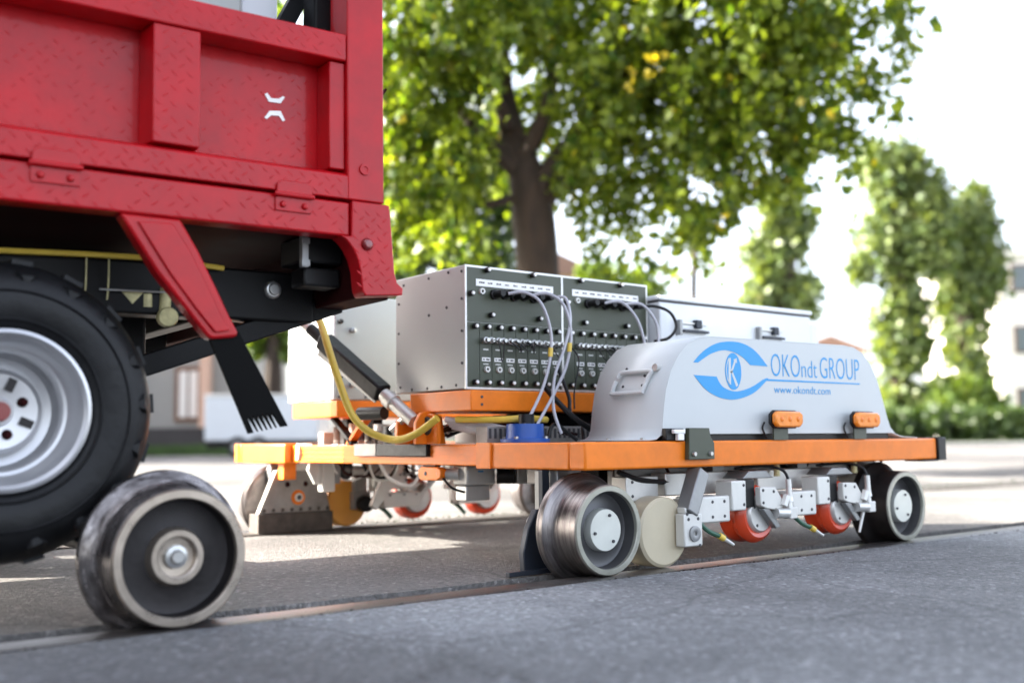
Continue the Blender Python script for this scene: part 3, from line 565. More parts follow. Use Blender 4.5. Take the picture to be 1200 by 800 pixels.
MB().tube([(1.95, 2.83, .25), (1.96, 2.79, .215), (1.99, 2.76, .20)], .004).build('sensor_cable', 'black_plastic', tro)
MB().cyl((2.106, 2.745, .250), (2.15, 2.71, .249), .026, seg=20).build('sensor_lens', 'black_plastic', tro)
MB().box(2.155, 2.26, 2.70, 2.78, .222, .280).build('sensor_block', 'alu', tro, bevel=.004)
b = MB(); b.box(2.03, 2.10, 2.44, 2.50, .232, .279); ol = b.build('lens_block', 'grey_plate', tro, bevel=.004)
MB().lathe([(.0, -.004), (.016, -.004), (.021, 0)], (2.065, 2.44, .256), (0, 1, 0), 18).build('sensor_lens', 'black_plastic', ol)
# brackets and marker lamps on the front beam
bk = MB().prism([(2.285, .302), (2.395, .302), (2.395, .35), (2.38, .365), (2.375, .392), (2.29, .392)], 2.082, 2.0985, 'y').build('hood_latch', 'alu_dark', tro, bevel=.002)
bk.data.materials[0] = MATS['panel_green']
for x in (2.305, 2.375): MB().lathe([(0, -.008), (.006, -.008), (.008, -.003), (.008, 0)], (x, 2.082, .318), (0, 1, 0), 10).build('bolt', 'bolt_steel', bk)
b = MB(); b.box(2.215, 2.288, 2.102, 2.118, .357, .391); b.build('latch_base', 'black_plastic', tro, bevel=.002)
b = MB(); b.box(2.235, 2.28, 2.088, 2.101, .376, .388); b.box(2.25, 2.275, 2.088, 2.101, .357, .376); b.build('latch_clip', 'white_label', tro, bevel=.002)
for x in (2.655, 3.078):
    st = MB().prism([(x + .035, .3555), (x + .105, .3555), (x + .105, .398), (x + .035, .398)], 2.098, 2.103, 'y').build('lamp_stay', 'panel_green', tro)
    hs = MB().prism([(x - .004 + .028 * (1 - math.cos(a)) if False else px_, pz_) for a, px_, pz_ in [(0, x + .02 + .0, .39)]] + [(x + .13, .39), (x + .148, .405), (x + .148, .435), (x + .13, .447), (x + .02, .447), (x + .002, .435), (x + .002, .405)], 2.085, 2.094, 'y').build('marker_lamp', 'black_plastic', tro, bevel=.004)
    MB().prism([(x + .022, .394), (x + .128, .394), (x + .143, .407), (x + .143, .433), (x + .128, .443), (x + .022, .443), (x + .008, .433), (x + .008, .407)], 2.066, 2.0848, 'y').build('lens', 'amber', hs, bevel=.005)
    for fx in (.035, .075, .115): MB().lathe([(0, -.002), (.006, -.002), (.009, 0)], (x + fx, 2.066, .419), (0, 1, 0), 14).build('lens_boss', 'orange', hs)
    MB().tube([(x + .005, 2.11, .41), (x - .002, 2.112, .39), (x + .02, 2.114, .362)], .003).build('lamp_wire', 'black_plastic', tro)
# things on the deck between frame and tray
b = MB(); b.lathe([(0, 0), (.075, 0), (.075, .010), (.058, .012), (.056, .055), (.0, .056)], (2.034, 2.51, .3555), (0, 0, 1), 40); vb = b.build('valve_body', 'blue_valve', tro)
MB().cyl((2.04, 2.51, .411), (2.04, 2.51, .44), .024, seg=20).build('valve_stem', 'black_plastic', vb)
for a in range(4): MB().cyl((2.034 + .067 * math.cos(a * 1.57 + .5), 2.51 + .067 * math.sin(a * 1.57 + .5), .365), (2.034 + .067 * math.cos(a * 1.57 + .5), 2.51 + .067 * math.sin(a * 1.57 + .5), .373), .007, seg=8).build('bolt', 'bolt_steel', vb)
du = MB().box(1.96, 2.5, 2.60, 2.66, .3535, .405).build('cable_duct', 'grey_plate', tro, bevel=.002)
for k in range(26): MB().box(1.966 + k * .02, 1.974 + k * .02, 2.598, 2.602, .368, .398).build('duct_slot', 'ink', du)
for k in range(14):
    y0 = 2.74 + random.uniform(-.05, .1); 
    MB().tube([(1.97, 2.90 + random.uniform(-.1, .1), .37 + .03 * random.random()), (2.0 + .1 * random.random(), y0, .40 + .03 * random.random()), (2.3, y0 - .1, .38), (2.6, y0, .39)], random.choice((.005, .008)), 6).build('deck_cable', random.choice(('black_plastic', 'black_plastic', 'alu', 'red_dark')), tro)
for k in range(8):
    x = random.uniform(2.1, 2.6); MB().tube([(x, 2.5, .36), (x + .05, 2.45 + .1 * random.random(), .41), (x + .12, 2.5, .36)], .006, 6).build('deck_cable', random.choice(('black_plastic', 'black_plastic', 'cream')), tro)
MB().box(2.05, 2.2, 2.74, 2.90, .354, .44).build('junction_box', 'alu_light', tro, bevel=.004)
MB().box(2.24, 3.3, 2.72, 2.95, .354, .448).build('shadow_filler', 'black_steel', tro, bevel=.006)  # black block standing in for the deep shadow between tray and hood
for k in range(12):
    x = 2.02 + .012 * k
    MB().box(2.0, 2.04, 3.05 + .045 * k, 3.08 + .045 * k, .3525, .40).build('terminal_block', random.choice(('black_plastic', 'dark_base', 'red_dark')), tro)
b = MB(); b.cyl((2.05, 3.35, .352), (2.05, 3.35, .425), .035, seg=20); b.cyl((2.02, 3.5, .352), (2.02, 3.5, .43), .022, seg=20); b.build('deck_valve', 'alu_light', tro)
b = MB(); b.cyl((2.03, 3.24, .352), (2.03, 3.24, .415), .045, seg=20); b.build('deck_valve', 'black_plastic', tro)
# clevis that holds the draw strut
for y in (2.84, 2.95):
    MB().prism([(1.86, .352), (1.86, .42), (1.88, .452), (1.92, .458), (1.96, .44), (1.975, .352)], y, y + .018, 'y').build('clevis_plate', 'orange', tro, bevel=.003)
b = MB(); b.prism([(2.78, .3525), (2.78, .42), (2.81, .448), (2.87, .448), (2.90, .42), (2.90, .3525)], 1.90, 1.915, 'x'); b.build('clevis_plate', 'orange', tro, bevel=.004)
MB().lathe([(0, -.008), (.026, -.008), (.03, 0)], (1.90, 2.84, .41), (1, 0, 0), 24).build('clevis_pin', 'dark_base', tro)

# ---------------------------------------------------------------- hood
hood = thing('hood_cover', 'smooth pale grey rounded hood with blue eye logo on the orange beam', 'cover', (2.8, 2.12, .3555))
prof = [(2.165, .3565), (2.195, .360), (2.212, .370), (2.222, .392), (2.228, .44), (2.240, .50), (2.262, .555), (2.296, .602), (2.338, .638), (2.385, .656), (2.44, .662)] + \
       [(3.10, .667), (3.16, .662), (3.21, .645), (3.255, .608), (3.29, .555), (3.318, .49), (3.343, .425), (3.36, .392), (3.39, .370), (3.43, .360), (3.53, .3565)]
b = MB(); n = len(prof)
v = [(x, y, z) for y in (2.12, 2.42) for x, z in prof]
b.add(v, [(i, i + 1, i + 1 + n, i + n) for i in range(n - 1)])
shell = b.build('hood_shell', 'hood_grey', hood, smooth=60)
fr = MB().prism(prof[2:-2] + [(3.37, .375), (2.23, .375)], 2.120, 2.124, 'y').build('hood_front', 'hood_grey', hood, smooth=20)
MB().prism([(x, z) for x, z in prof[2:-2]], 2.416, 2.42, 'y').build('hood_back', 'hood_grey', hood)
MB().box(2.23, 3.37, 2.135, 2.41, .3525, .374).build('hood_seal', 'black_plastic', hood)
so_ = shell.modifiers.new('solid', 'SOLIDIFY'); so_.thickness = .003; so_.offset = 1
# carrying handle on the rounded end
hd = MB(); hp = [(2.232, 2.25, .493), (2.232, 2.13, .493), (2.262, 2.13, .556), (2.262, 2.25, .556)]
def sx(z): return float(np.interp(z, [p[1] for p in prof[:11]], [p[0] for p in prof[:11]]))
ro_ = [Vector((sx(z) - .015, y, z)) for y, z in ((2.325, .535), (2.330, .503), (2.322, .497), (2.21, .497), (2.202, .503), (2.192, .545), (2.185, .556), (2.20, .560), (2.305, .560), (2.316, .553), (2.322, .545))]
hd.tube(ro_, .0068, 8, 2); hdl = hd.build('handle', 'hood_grey', hood)
pl = MB(); zz = [.512, .522, .532, .542, .552]
pv = [(sx(z) - .0035, y, z) for z in zz for y in (2.205, 2.31)] + [(sx(z) + .003, y, z) for z in zz for y in (2.205, 2.31)]
pl.add(pv, [(2 * i, 2 * i + 2, 2 * i + 3, 2 * i + 1) for i in range(4)] + [(2 * i, 2 * i + 10, 2 * i + 12, 2 * i + 2) for i in range(4)] + [(2 * i + 1, 2 * i + 3, 2 * i + 13, 2 * i + 11) for i in range(4)] + [(0, 1, 11, 10), (8, 18, 19, 9)])
pl.build('handle_plate', 'hood_grey', hdl)
MB().cyl((sx(.566) + .004, 2.175, .566), (sx(.566) - .020, 2.175, .569), .011, seg=14).build('handle_pivot', 'alu', hdl)
for y, z in ((2.22, .518), (2.30, .518), (2.22, .547), (2.31, .572)): MB().lathe([(0, -.003), (.004, -.003), (.005, 0)], (sx(z) - .0032, y, z), (1, 0, .3), 8).build('rivet', 'ink', hdl)
for x, y in ((2.18, 2.16), (2.18, 2.30), (3.48, 2.16)): MB().lathe([(.009, 0), (.009, .006), (0, .007)], (x, y, .3585), (0, 0, 1), 6).build('foot_bolt', 'bolt_steel', hood)
YD = 2.1195
def smooth_poly(pts, k=4):
    P = [np.array(p) for p in pts]; out = []
    for i in range(len(P) - 1):
        p0, p1, p2, p3 = P[max(i - 1, 0)], P[i], P[i + 1], P[min(i + 2, len(P) - 1)]
        for q in range(k):
            t = q / k; out.append(tuple(.5 * (2 * p1 + (p2 - p0) * t + (2 * p0 - 5 * p1 + 4 * p2 - p3) * t * t + (3 * p1 - p0 - 3 * p2 + p3) * t ** 3)))
    return out + [tuple(P[-1])]
up_out = smooth_poly([(2.355, .584), (2.384, .608), (2.421, .630), (2.465, .646), (2.516, .653), (2.568, .652), (2.613, .641), (2.652, .621), (2.697, .584)])
up_in = smooth_poly([(2.612, .585), (2.579, .607), (2.534, .622), (2.485, .625), (2.435, .613), (2.398, .596), (2.375, .584)])
lo_out = smooth_poly([(2.355, .547), (2.393, .514), (2.428, .495), (2.477, .481), (2.534, .478), (2.593, .489), (2.64, .507), (2.688, .5385)]) + [(3.186, .5395), (3.187, .5435)]
lo_in = [(2.70, .5445)] + smooth_poly([(2.692, .5475), (2.67, .541), (2.625, .521), (2.575, .507), (2.53, .503), (2.49, .512), (2.47, .525), (2.455, .545)])
eye = MB()
eye.prism(up_out + up_in, YD - .0006, YD + .002, 'y'); eye.prism(lo_out + lo_in, YD - .0006, YD + .002, 'y')
eye.prism([(2.532 + .037 * math.cos(a), .563 + .056 * math.sin(a)) for a in np.linspace(0, 2 * math.pi, 40, False)], YD - .0006, YD + .002, 'y')
eye = eye.build('eye_logo', 'logo_blue', hood, smooth=0)
k_ = MB()
yk = (YD - .0010, YD)
k_.prism([(2.511, .600), (2.521, .604), (2.519, .522), (2.508, .528)], *yk, 'y')
k_.prism([(2.518, .560), (2.537, .596), (2.532, .598), (2.548, .604), (2.549, .588), (2.544, .592), (2.524, .556)], *yk, 'y')
k_.prism([(2.520, .562), (2.526, .566), (2.552, .522), (2.543, .516)], *yk, 'y')
k_.prism([(2.532 + .033 * math.cos(a), .563 + .051 * math.sin(a)) for a in np.linspace(2.2, 4.0, 12)] + [(2.532 + .030 * math.cos(a), .563 + .047 * math.sin(a)) for a in np.linspace(4.0, 2.2, 12)], *yk, 'y')
k_.build('logo_letter', 'hood_grey', eye, smooth=0)
for body, x0, x1, z0, z1 in (('OKO', 2.713, 2.860, .5545, .6255), ('ndt', 2.868, 2.950, .5550, .6100), ('GROUP', 2.966, 3.187, .5545, .6245), ('www.okondt.com', 2.724, 3.019, .5015, .5255)):
    text_mb(body, x0, x1, z0, z1, YD, -.012 if len(body) < 6 else -.006).build('lettering', 'logo_blue', eye, smooth=0)

# ---------------------------------------------------------------- instrument cases
screw = MB().lathe([(0, -.004), (.0045, -.0035), (.0055, 0)], (0, 0, 0), (0, 1, 0), 8).mesh('screw', 'ink', smooth=30)
knob = MB().lathe([(0, -.017), (.0075, -.017), (.009, -.014), (.009, -.003), (.006, 0)], (0, 0, 0), (0, 1, 0), 12).mesh('thumb_screw', 'black_plastic', smooth=30)
tip = MB().lathe([(0, -.021), (.005, -.021), (.006, -.017)], (0, 0, 0), (0, 1, 0), 10).mesh('thumb_screw_glint', 'white_label', smooth=30)  # white disc painted on as the highlight of each black knob
plug = MB().lathe([(0, -.030), (.006, -.030), (.006, -.020), (.010, -.018), (.010, 0)], (0, 0, 0), (0, 1, 0), 12).mesh('socket', 'bolt_steel', smooth=30)
dial = MB().lathe([(.004, -.004), (.005, -.008), (.0095, -.008), (.0105, 0)], (0, 0, 0), (0, 1, 0), 14).mesh('jack', 'alu_light', smooth=30)
big = MB().lathe([(.0, -.05), (.010, -.05), (.012, -.045), (.012, -.012), (.016, -.010), (.016, 0)], (0, 0, 0), (0, 1, 0), 14).mesh('plug', 'black_plastic', smooth=30)
def case_body(root, x0, x1, y0, y1, z0, z1):
    bd = MB().box(x0, x1, y0 + .004, y1, z0, z1).build('case_body', 'case_grey', root, bevel=.003)
    b = MB(); e = .006
    b.box(x0 - .0005, x1 + .0005, y0, y0 + .0045, z1 - e, z1 + .0005); b.box(x0 - .0005, x1 + .0005, y0, y0 + .0045, z0 - .0005, z0 + e)
    b.box(x0 - .0005, x0 + e, y0, y0 + .0045, z0 + e, z1 - e); b.box(x1 - e, x1 + .0005, y0, y0 + .0045, z0 + e, z1 - e)
    b.build('case_edge', 'case_edge', root); return bd
ca = thing('instrument_case', 'grey metal case with two dark green connector panels and many cables', 'instrument case', (2.31, 2.65, .517))
x0, x1, y0, y1, z0, z1 = 1.916, 2.711, 2.65, 3.05, .520, .904
bd = case_body(ca, x0, x1, y0, y1, z0, z1)
sd = MB().lathe([(0, -.003), (.0042, -.0025), (.005, 0)], (0, 0, 0), (1, 0, 0), 8).mesh('screw', 'ink', smooth=30)
for y, z in [(2.668, .885), (2.74, .89), (2.85, .885), (2.668, .80), (2.668, .70), (2.668, .60), (2.75, .78), (2.85, .765), (2.70, .533), (2.78, .531), (2.86, .530), (2.95, .53), (3.02, .54), (3.03, .62), (3.03, .72), (3.0, .88), (3.03, .82)]:
    inst('screw', sd, (x0, y, z), bd)
XD = 2.311
MB().box(XD - .004, XD + .004, y0 - .001, y0 + .004, z0 + .006, z1 - .006).build('divider', 'case_edge', ca)
for (a, bx, nm, lab) in ((x0 + .0065, XD - .0045, 7, (1.957, 2.272, .841, .863)), (XD + .0045, x1 - .0065, 7, (2.356, 2.665, .840, .862))):
    # upper panel
    pn = MB().box(a, bx, y0 + .0005, y0 + .004, .729, z1 - .0065).build('front_panel', 'panel_green', ca)
    ls = MB().box(lab[0], lab[1], y0 - .0012, y0 + .0004, lab[2], lab[3]).build('label_strip', 'white_label', pn)
    for i in range(9):
        x_ = lab[0] + .012 + i * .034; b = MB(); ws = [random.uniform(.003, .007) for _ in range(3)]
        for w__ in ws: b.box(x_, x_ + w__, y0 - .0016, y0 - .0011, .850, .854 + .001 * (w__ > .005)); x_ += w__ + .0015
        b.build('print', 'ink', ls, smooth=0)
    wdt = (bx - a) / 8
    for i in range(6):
        x = lab[0] + .07 + i * .04
        o = inst('plug', big, (x, y0 + .0005, .818 + .004 * (i % 2)), pn)
    inst('jack', dial, (lab[0] + .022, y0 + .0005, .825), pn)
    for x, z in ((a + .075, .893), (a + .26, .893), (a + .012, .815), (a + .09, .752), (a + .285, .752)):
        k = inst('thumb_screw', knob, (x, y0 + .0005, z), pn); inst('thumb_screw_glint', tip, (x, y0 + .0005, z), k)
    # eight plug-in modules below
    for i in range(8):
        xm = a + i * wdt
        md = MB().box(xm + .0012, xm + wdt - .0012, y0 + .001, y0 + .004, z0 + .0065, .7265).build('module', 'panel_green', ca)
        for z in (.714, .541):
            k = inst('thumb_screw', knob, (xm + wdt * .55, y0 + .001, z), md); inst('thumb_screw_glint', tip, (xm + wdt * .55, y0 + .001, z), k)
        if i == 0: continue
        for q in (.28, .72): inst('socket', plug, (xm + wdt * q, y0 + .001, .672), md)
        lb = MB().box(xm + .009, xm + wdt - .007, y0 - .0002, y0 + .001, .607, .619).build('name_label', 'white_label', md)
        b = MB(); b.box(xm + .013, xm + .018, y0 - .0006, y0 - .0001, .6105, .6155); b.box(xm + .020, xm + .0225, y0 - .0006, y0 - .0001, .6125, .6138); b.box(xm + .0245, xm + wdt - .011, y0 - .0006, y0 - .0001, .6105, .6155)
        b.build('print', 'ink', lb, smooth=0)
        inst('jack', dial, (xm + wdt * .55, y0 + .001, .582), md)
        MB().box(xm + .014, xm + wdt - .014, y0 + .0004, y0 + .001, .642, .646).build('print', 'alu_light', md)
        MB().box(xm + .014, xm + wdt - .014, y0 + .0004, y0 + .001, .597, .600).build('print', 'alu_light', md)
    # patch leads looping from socket to socket
    for i in range(9):
        xa = a + wdt * (1.2 + random.random() * 5); xb = xa + random.uniform(.03, .12); zl = random.uniform(.59, .655)
        MB().tube([(xa, y0 - .03, .672), (xa + .005, y0 - .05, .66), ((xa + xb) / 2, y0 - .045, zl), (xb, y0 - .03, .67)], .0018, 5, 5).build('patch_lead', 'black_plastic', ca)
cr_ = thing('rear_case', 'white metal case behind the strut on an orange tray', 'instrument case', (2.3, 3.6, .512))
x0, x1, y0, y1, z0, z1 = 1.9, 2.72, 3.44, 3.81, .5145, .9
bd = MB().box(x0, x1, y0 + .004, y1, z0, z1).build('case_body', 'encl_white', cr_, bevel=.004)
MB().box(x0 + .004, x1 - .004, y0, y0 + .0035, z0 + .003, z1 - .003).build('front_panel', 'case_grey', cr_)
for k in range(7):
    inst('screw', sd, (x0, y0 + .03 + k * .055, .53), bd); inst('screw', screw, (x0 + .02 + .11 * k, y0, .526), bd)
for z in (.60, .70, .80):
    o = inst('thumb_screw', knob, (x0 + .02, y0, z), bd); o = inst('socket', plug, (x0 + .07, y0, z - .03), bd)

# ---------------------------------------------------------------- storage enclosure behind the hood
en = thing('storage_enclosure', 'white lidded box with two draw latches behind the hood', 'storage box', (3.15, 2.6, .3525))
bx_ = MB().box(2.722, 3.585, 2.60, 2.95, .3525, .842).build('box_body', 'encl_white', en, bevel=.005)
MB().box(3.586, 3.64, 2.602, 2.95, .3525, .815).build('side_duct', 'encl_white', en, bevel=.004)
MB().box(2.7215, 3.586, 2.606, 2.945, .8425, .849).build('lid_gasket', 'ink', en)
MB().box(2.716, 3.592, 2.594, 2.955, .8495, .866).build('lid', 'encl_white', en, bevel=.004)
MB().box(2.716, 3.592, 2.5935, 2.5945, .855, .857).build('lid_seam', 'alu', en)
for xa, xb in ((2.80, 2.96), (3.24, 3.40)):
    l_ = MB().box(xa, xa + .014, 2.578, 2.60, .728, .782).build('draw_latch', 'alu_dark', en, bevel=.002)
    MB().box(xa + .014, xb, 2.588, 2.60, .770, .776).build('latch_bar', 'alu', l_)
    MB().box(xa + .03, xb, 2.583, 2.60, .740, .748).build('latch_lever', 'guard_blue', l_)
    MB().box(xa + .09, xa + .12, 2.580, 2.60, .756, .786).build('latch_hook', 'guard_blue', l_, bevel=.002)
    MB().box(xa + .02, xb, 2.596, 2.6, .752, .766).build('latch_plate', 'encl_white', l_)

# ---------------------------------------------------------------- hoses and strut (each a thing of its own)
st = thing('draw_strut', 'black sleeved steel strut sloping from truck to orange clevis', 'strut', (1.88, 2.80, .44))
def lerp(a, b, t): return Vector(a) + (Vector(b) - Vector(a)) * t
a0, a1 = Vector((1.75, 3.40, .785)), Vector((1.885, 2.89, .425))
MB().cyl(a0, lerp(a0, a1, .12), .018, seg=18).build('rod_eye', 'alu_light', st)
MB().cyl(lerp(a0, a1, .08), lerp(a0, a1, .24), .021, seg=18).build('rod_collar', 'black_steel', st)
slv = MB().bar(lerp(a0, a1, .2), lerp(a0, a1, .74), .058, .056, (1, 0, 0)).build('sleeve', 'rubber', st, bevel=.008)
MB().bar(lerp(a0, a1, .20) + Vector((0, .03, -.036)), lerp(a0, a1, .70) + Vector((0, .012, -.03)), .008, .03, (1, 0, 0)).build('cover_flap', 'alu_dark', st)
MB().cyl(lerp(a0, a1, .75), lerp(a0, a1, 1.0), .023, seg=20).build('rod', 'alu', st)
MB().cyl(lerp(a0, a1, .78), lerp(a0, a1, .83), .029, seg=20).build('rod_nut', 'alu', st)
MB().cyl(lerp(a0, a1, .96) + Vector((0, .02, 0)), lerp(a0, a1, .90) + Vector((0, .06, -.06)), .012, seg=10).build('locking_pin', 'bolt_steel', st)
b = MB(); b.cyl((1.83, 3.14, .455), (1.86, 3.03, .455), .022, seg=16); b.build('side_knob', 'black_plastic', st)
yh = MB().tube([(1.70, 3.21, .80), (1.69, 3.142, .735), (1.68, 3.076, .653), (1.69, 3.02, .54), (1.72, 3.0, .45), (1.76, 2.973, .398), (1.80, 2.925, .372), (1.82, 2.865, .368), (1.84, 2.80, .388), (1.87, 2.735, .432)], .0122, 12, 8).build('yellow_hose', 'yellow_hose')
tag(yh, 'thick yellow hose drooping in a U below the black strut', 'hose')
y2 = MB().tube([(1.93, 2.72, .428), (2.0, 2.60, .425), (2.06, 2.54, .428), (2.16, 2.56, .425)], .0105, 10).build('yellow_hose', 'yellow_hose')
tag(y2, 'short straight yellow hose under the front orange tray', 'hose')
for k in range(4):
    t_ = MB().tube([(1.93 + .01 * k, 2.78, .43 - .008 * k), (2.0, 2.70 - .01 * k, .415 - .01 * k), (2.06, 2.63, .395 - .008 * k), (2.15, 2.62, .38)], .010, 8).build('clear_hose', 'white_hose')
    tag(t_, ('uppermost', 'second', 'third', 'lowest')[k] + ' whitish translucent hose of the bundle behind the orange clevis', 'hose', 'bundled hoses on the deck')
Yt = 2.60
def lead(name, pts, r, m, lab):
    o = MB().tube(pts, r, 8, 8).build(name, m); tag(o, lab, 'cable', None)
lead('signal_cable', [(2.05, 2.605, .818), (2.09, 2.575, .822), (2.14, 2.555, .79), (2.175, 2.55, .70), (2.17, 2.55, .61), (2.13, 2.54, .52), (2.05, 2.5, .44), (2.0, 2.5, .375)], .0052, 'clear_tube', 'pale lilac cable arching from left end of left plug row')
lead('signal_cable', [(2.15, 2.605, .822), (2.19, 2.575, .825), (2.235, 2.555, .79), (2.26, 2.55, .70), (2.24, 2.55, .60), (2.18, 2.54, .51), (2.09, 2.5, .43), (2.05, 2.5, .375)], .0052, 'clear_tube', 'pale lilac cable arching from middle of left plug row')
lead('signal_cable', [(2.24, 2.605, .820), (2.262, 2.575, .815), (2.262, 2.555, .74), (2.23, 2.55, .65), (2.185, 2.545, .56), (2.165, 2.53, .46), (2.17, 2.5, .38)], .005, 'clear_tube', 'thin pale cable crossing the other cables on left panel')
lead('signal_cable', [(2.46, 2.605, .818), (2.51, 2.575, .822), (2.56, 2.555, .77), (2.59, 2.55, .69), (2.59, 2.54, .60)], .0052, 'clear_tube', 'pale lilac cable from middle of right plug row')
lead('signal_cable', [(2.56, 2.605, .822), (2.61, 2.575, .82), (2.655, 2.555, .76), (2.66, 2.55, .68), (2.64, 2.54, .60)], .0052, 'clear_tube', 'pale lilac cable from right end of right plug row')
lead('power_cable', [(2.62, 2.605, .812), (2.67, 2.58, .82), (2.73, 2.56, .80), (2.75, 2.55, .75), (2.72, 2.56, .71), (2.69, 2.6, .70)], .0055, 'black_plastic', 'black cable looping past the right edge of the grey case')
lead('power_cable', [(2.19, 2.60, .53), (2.21, 2.56, .48), (2.26, 2.52, .42), (2.36, 2.5, .37)], .009, 'black_plastic', 'thick black cable falling over the orange tray left of a thinner one')
lead('power_cable', [(2.25, 2.61, .60), (2.255, 2.56, .50), (2.25, 2.54, .44), (2.32, 2.5, .375)], .006, 'black_plastic', 'thin black cable falling over the orange tray right of a thicker one')
lead('power_cable', [(2.29, 2.60, .67), (2.31, 2.57, .62), (2.28, 2.56, .52), (2.27, 2.55, .46)], .0025, 'black_plastic', 'hair thin black lead hanging beside the panel divider')
for (x, y, z) in ((2.172, 2.55, .636), (2.252, 2.55, .655)):
    o = MB().cyl((x, y, z - .014), (x + .002, y, z + .014), .0075, seg=12).build('cable_tag', 'yellow_hose'); tag(o, 'yellow tag wrapped on the %s lilac cable' % ('left' if x < 2.2 else 'right'), 'cable tag')

# ---------------------------------------------------------------- trees
def leaves(clumps, size, m, name, parent, shell=.45, droop=.6, tw=0):
    P = []
    for c, r, n in clumps:
        r = np.array(r if hasattr(r, '__len__') else (r, r, r)); d = rng.normal(size=(n, 3)); d /= np.linalg.norm(d, axis=1)[:, None]
        if tw:
            k_ = max(2, n // tw); d = d[:k_]; q = rng.random(k_) ** shell; sc = np.array(c) + d * q[:, None] * r * (1 + .2 * rng.normal(size=(k_, 1)))
            g = rng.normal(size=(n, 3)) * (.075, .075, .13); P.append(sc[rng.integers(0, k_, n)] + g); continue
        q = rng.random(n) ** shell; P.append(np.array(c) + d * q[:, None] * r * (1 + .18 * rng.normal(size=(n, 1))))
    P = np.concatenate(P); n = len(P)
    dirn = rng.normal(size=(n, 3)); dirn[:, 2] -= droop; dirn /= np.linalg.norm(dirn, axis=1)[:, None]
    s_ = np.cross(dirn, rng.normal(size=(n, 3))); s_ /= np.linalg.norm(s_, axis=1)[:, None]; nn = np.cross(dirn, s_)
    z = (size * rng.uniform(.6, 1.35, n))[:, None]
    V = np.stack([P, P + z * (.42 * dirn + .40 * s_ + .12 * nn), P + z * dirn, P + z * (.42 * dirn - .40 * s_ + .12 * nn)], 1).reshape(-1, 3)
    k = np.arange(n)[:, None] * 4; Fc = np.concatenate([k + [0, 1, 2], k + [0, 2, 3]], 1).reshape(-1, 3)
    return P, V, Fc
def leafobj(V, Fc, m, name, parent):
    c = Vector((V.min(0) + V.max(0)) / 2); me = bpy.data.meshes.new(name); me.vertices.add(len(V)); me.vertices.foreach_set('co', (V - np.array(c)).ravel().astype(np.float32))
    me.loops.add(len(Fc) * 3); me.loops.foreach_set('vertex_index', Fc.ravel().astype(np.int32)); me.polygons.add(len(Fc)); me.polygons.foreach_set('loop_start', np.arange(0, len(Fc) * 3, 3, dtype=np.int32))
    me.update(calc_edges=True); me.materials.append(MATS[m]); o = bpy.data.objects.new(name, me); COL.objects.link(o); put(o, c, parent); o['kind'] = 'stuff'; return o
D = 11.5
base = at(629, 540, D); base.z = 0
tree = thing('broadleaf_tree', 'large broadleaf tree with dark forked trunk and spreading green crown above the cases', 'tree', base)
tk = MB().tube([base, at(630, 400, D), at(630, 310, D), at(625, 255, D), at(619, 212, D), at(600, 155, D + .2), at(588, 80, D + .3), at(590, -40, D + .3)], [.30, .25, .23, .235, .21, .14, .10, .05], 14).build('trunk', 'bark', tree)
for pts, r in (([(624, 250), (645, 208), (672, 170), (705, 120), (750, 60), (790, -20)], [.18, .17, .13, .10, .07, .04]), ([(612, 205), (570, 165), (535, 120), (500, 60)], [.12, .09, .07, .03]),
               ([(610, 190), (640, 130), (650, 60), (660, -40)], [.11, .08, .06, .03]), ([(690, 170), (740, 165), (800, 175), (835, 160)], [.06, .045, .03, .015]), ([(640, 220), (560, 240), (500, 210)], [.05, .04, .02]),
               ([(720, 130), (800, 90), (880, 80), (960, 50)], [.06, .05, .035, .015]), ([(600, 150), (545, 40), (520, -40)], [.07, .05, .03]), ([(700, 160), (760, 130), (850, 140), (930, 150)], [.05, .04, .03, .012])):
    MB().tube([at(x, y, D - .3 * i / len(pts) * (1 if i % 2 else -1)) for i, (x, y) in enumerate(pts)], r, 8).build('limb', 'bark', tree)
CL = [(500, 60, 11, 1.0, 1500), (470, 150, 11.2, .8, 1000), (490, 230, 11.3, .5, 420), (545, 210, 11, .5, 420), (530, 275, 10.9, .33, 150), (480, 280, 11.6, .4, 220), (560, 60, 12, 1.1, 1500), (500, -60, 11, 1.2, 1300), (620, 40, 12.3, 1.1, 1500), (620, -90, 12, 1.3, 1400),
      (690, 20, 11.5, 1.0, 1500), (700, 110, 11.2, .75, 900), (740, 180, 11.2, .6, 620), (790, 130, 11, .7, 850), (780, 20, 11, 1.0, 1500), (770, -90, 11.5, 1.2, 1300),
      (860, 30, 10.7, .9, 1300), (850, 120, 10.7, .75, 900), (850, 195, 10.8, .5, 450), (910, 110, 10.5, .65, 700), (930, 30, 10.4, .7, 850), (950, 150, 10.4, .45, 330), (920, 190, 10.5, .3, 150),
      (1000, 25, 10.2, .5, 300), (1050, 20, 10.1, .35, 110), (1070, 45, 10.1, .2, 40), (990, 90, 10.2, .4, 200), (1030, 110, 10.2, .25, 45), (990, 165, 10.2, .22, 60), (1000, 200, 10.2, .1, 14),
      (655, 190, 12.6, .55, 420), (600, 190, 12.9, .5, 300), (700, 220, 11.1, .35, 110), (690, 270, 11.0, .25, 60), (740, 250, 11.0, .35, 120), (780, 230, 11.0, .4, 170), (800, 270, 10.9, .25, 60), (830, 255, 10.8, .28, 80), (755, 300, 10.9, .2, 40), (865, 250, 10.8, .25, 60), (720, 310, 11, .15, 22), (670, 200, 11.3, .3, 90),
      (890, -60, 10.8, 1.1, 1200), (400, -20, 11.3, 1.1, 1000), (400, 120, 11.5, .9, 700), (650, -250, 12, 1.7, 1500), (850, -230, 11.5, 1.5, 1200), (450, -200, 11.5, 1.5, 1200), (600, -420, 12, 1.6, 1000)]
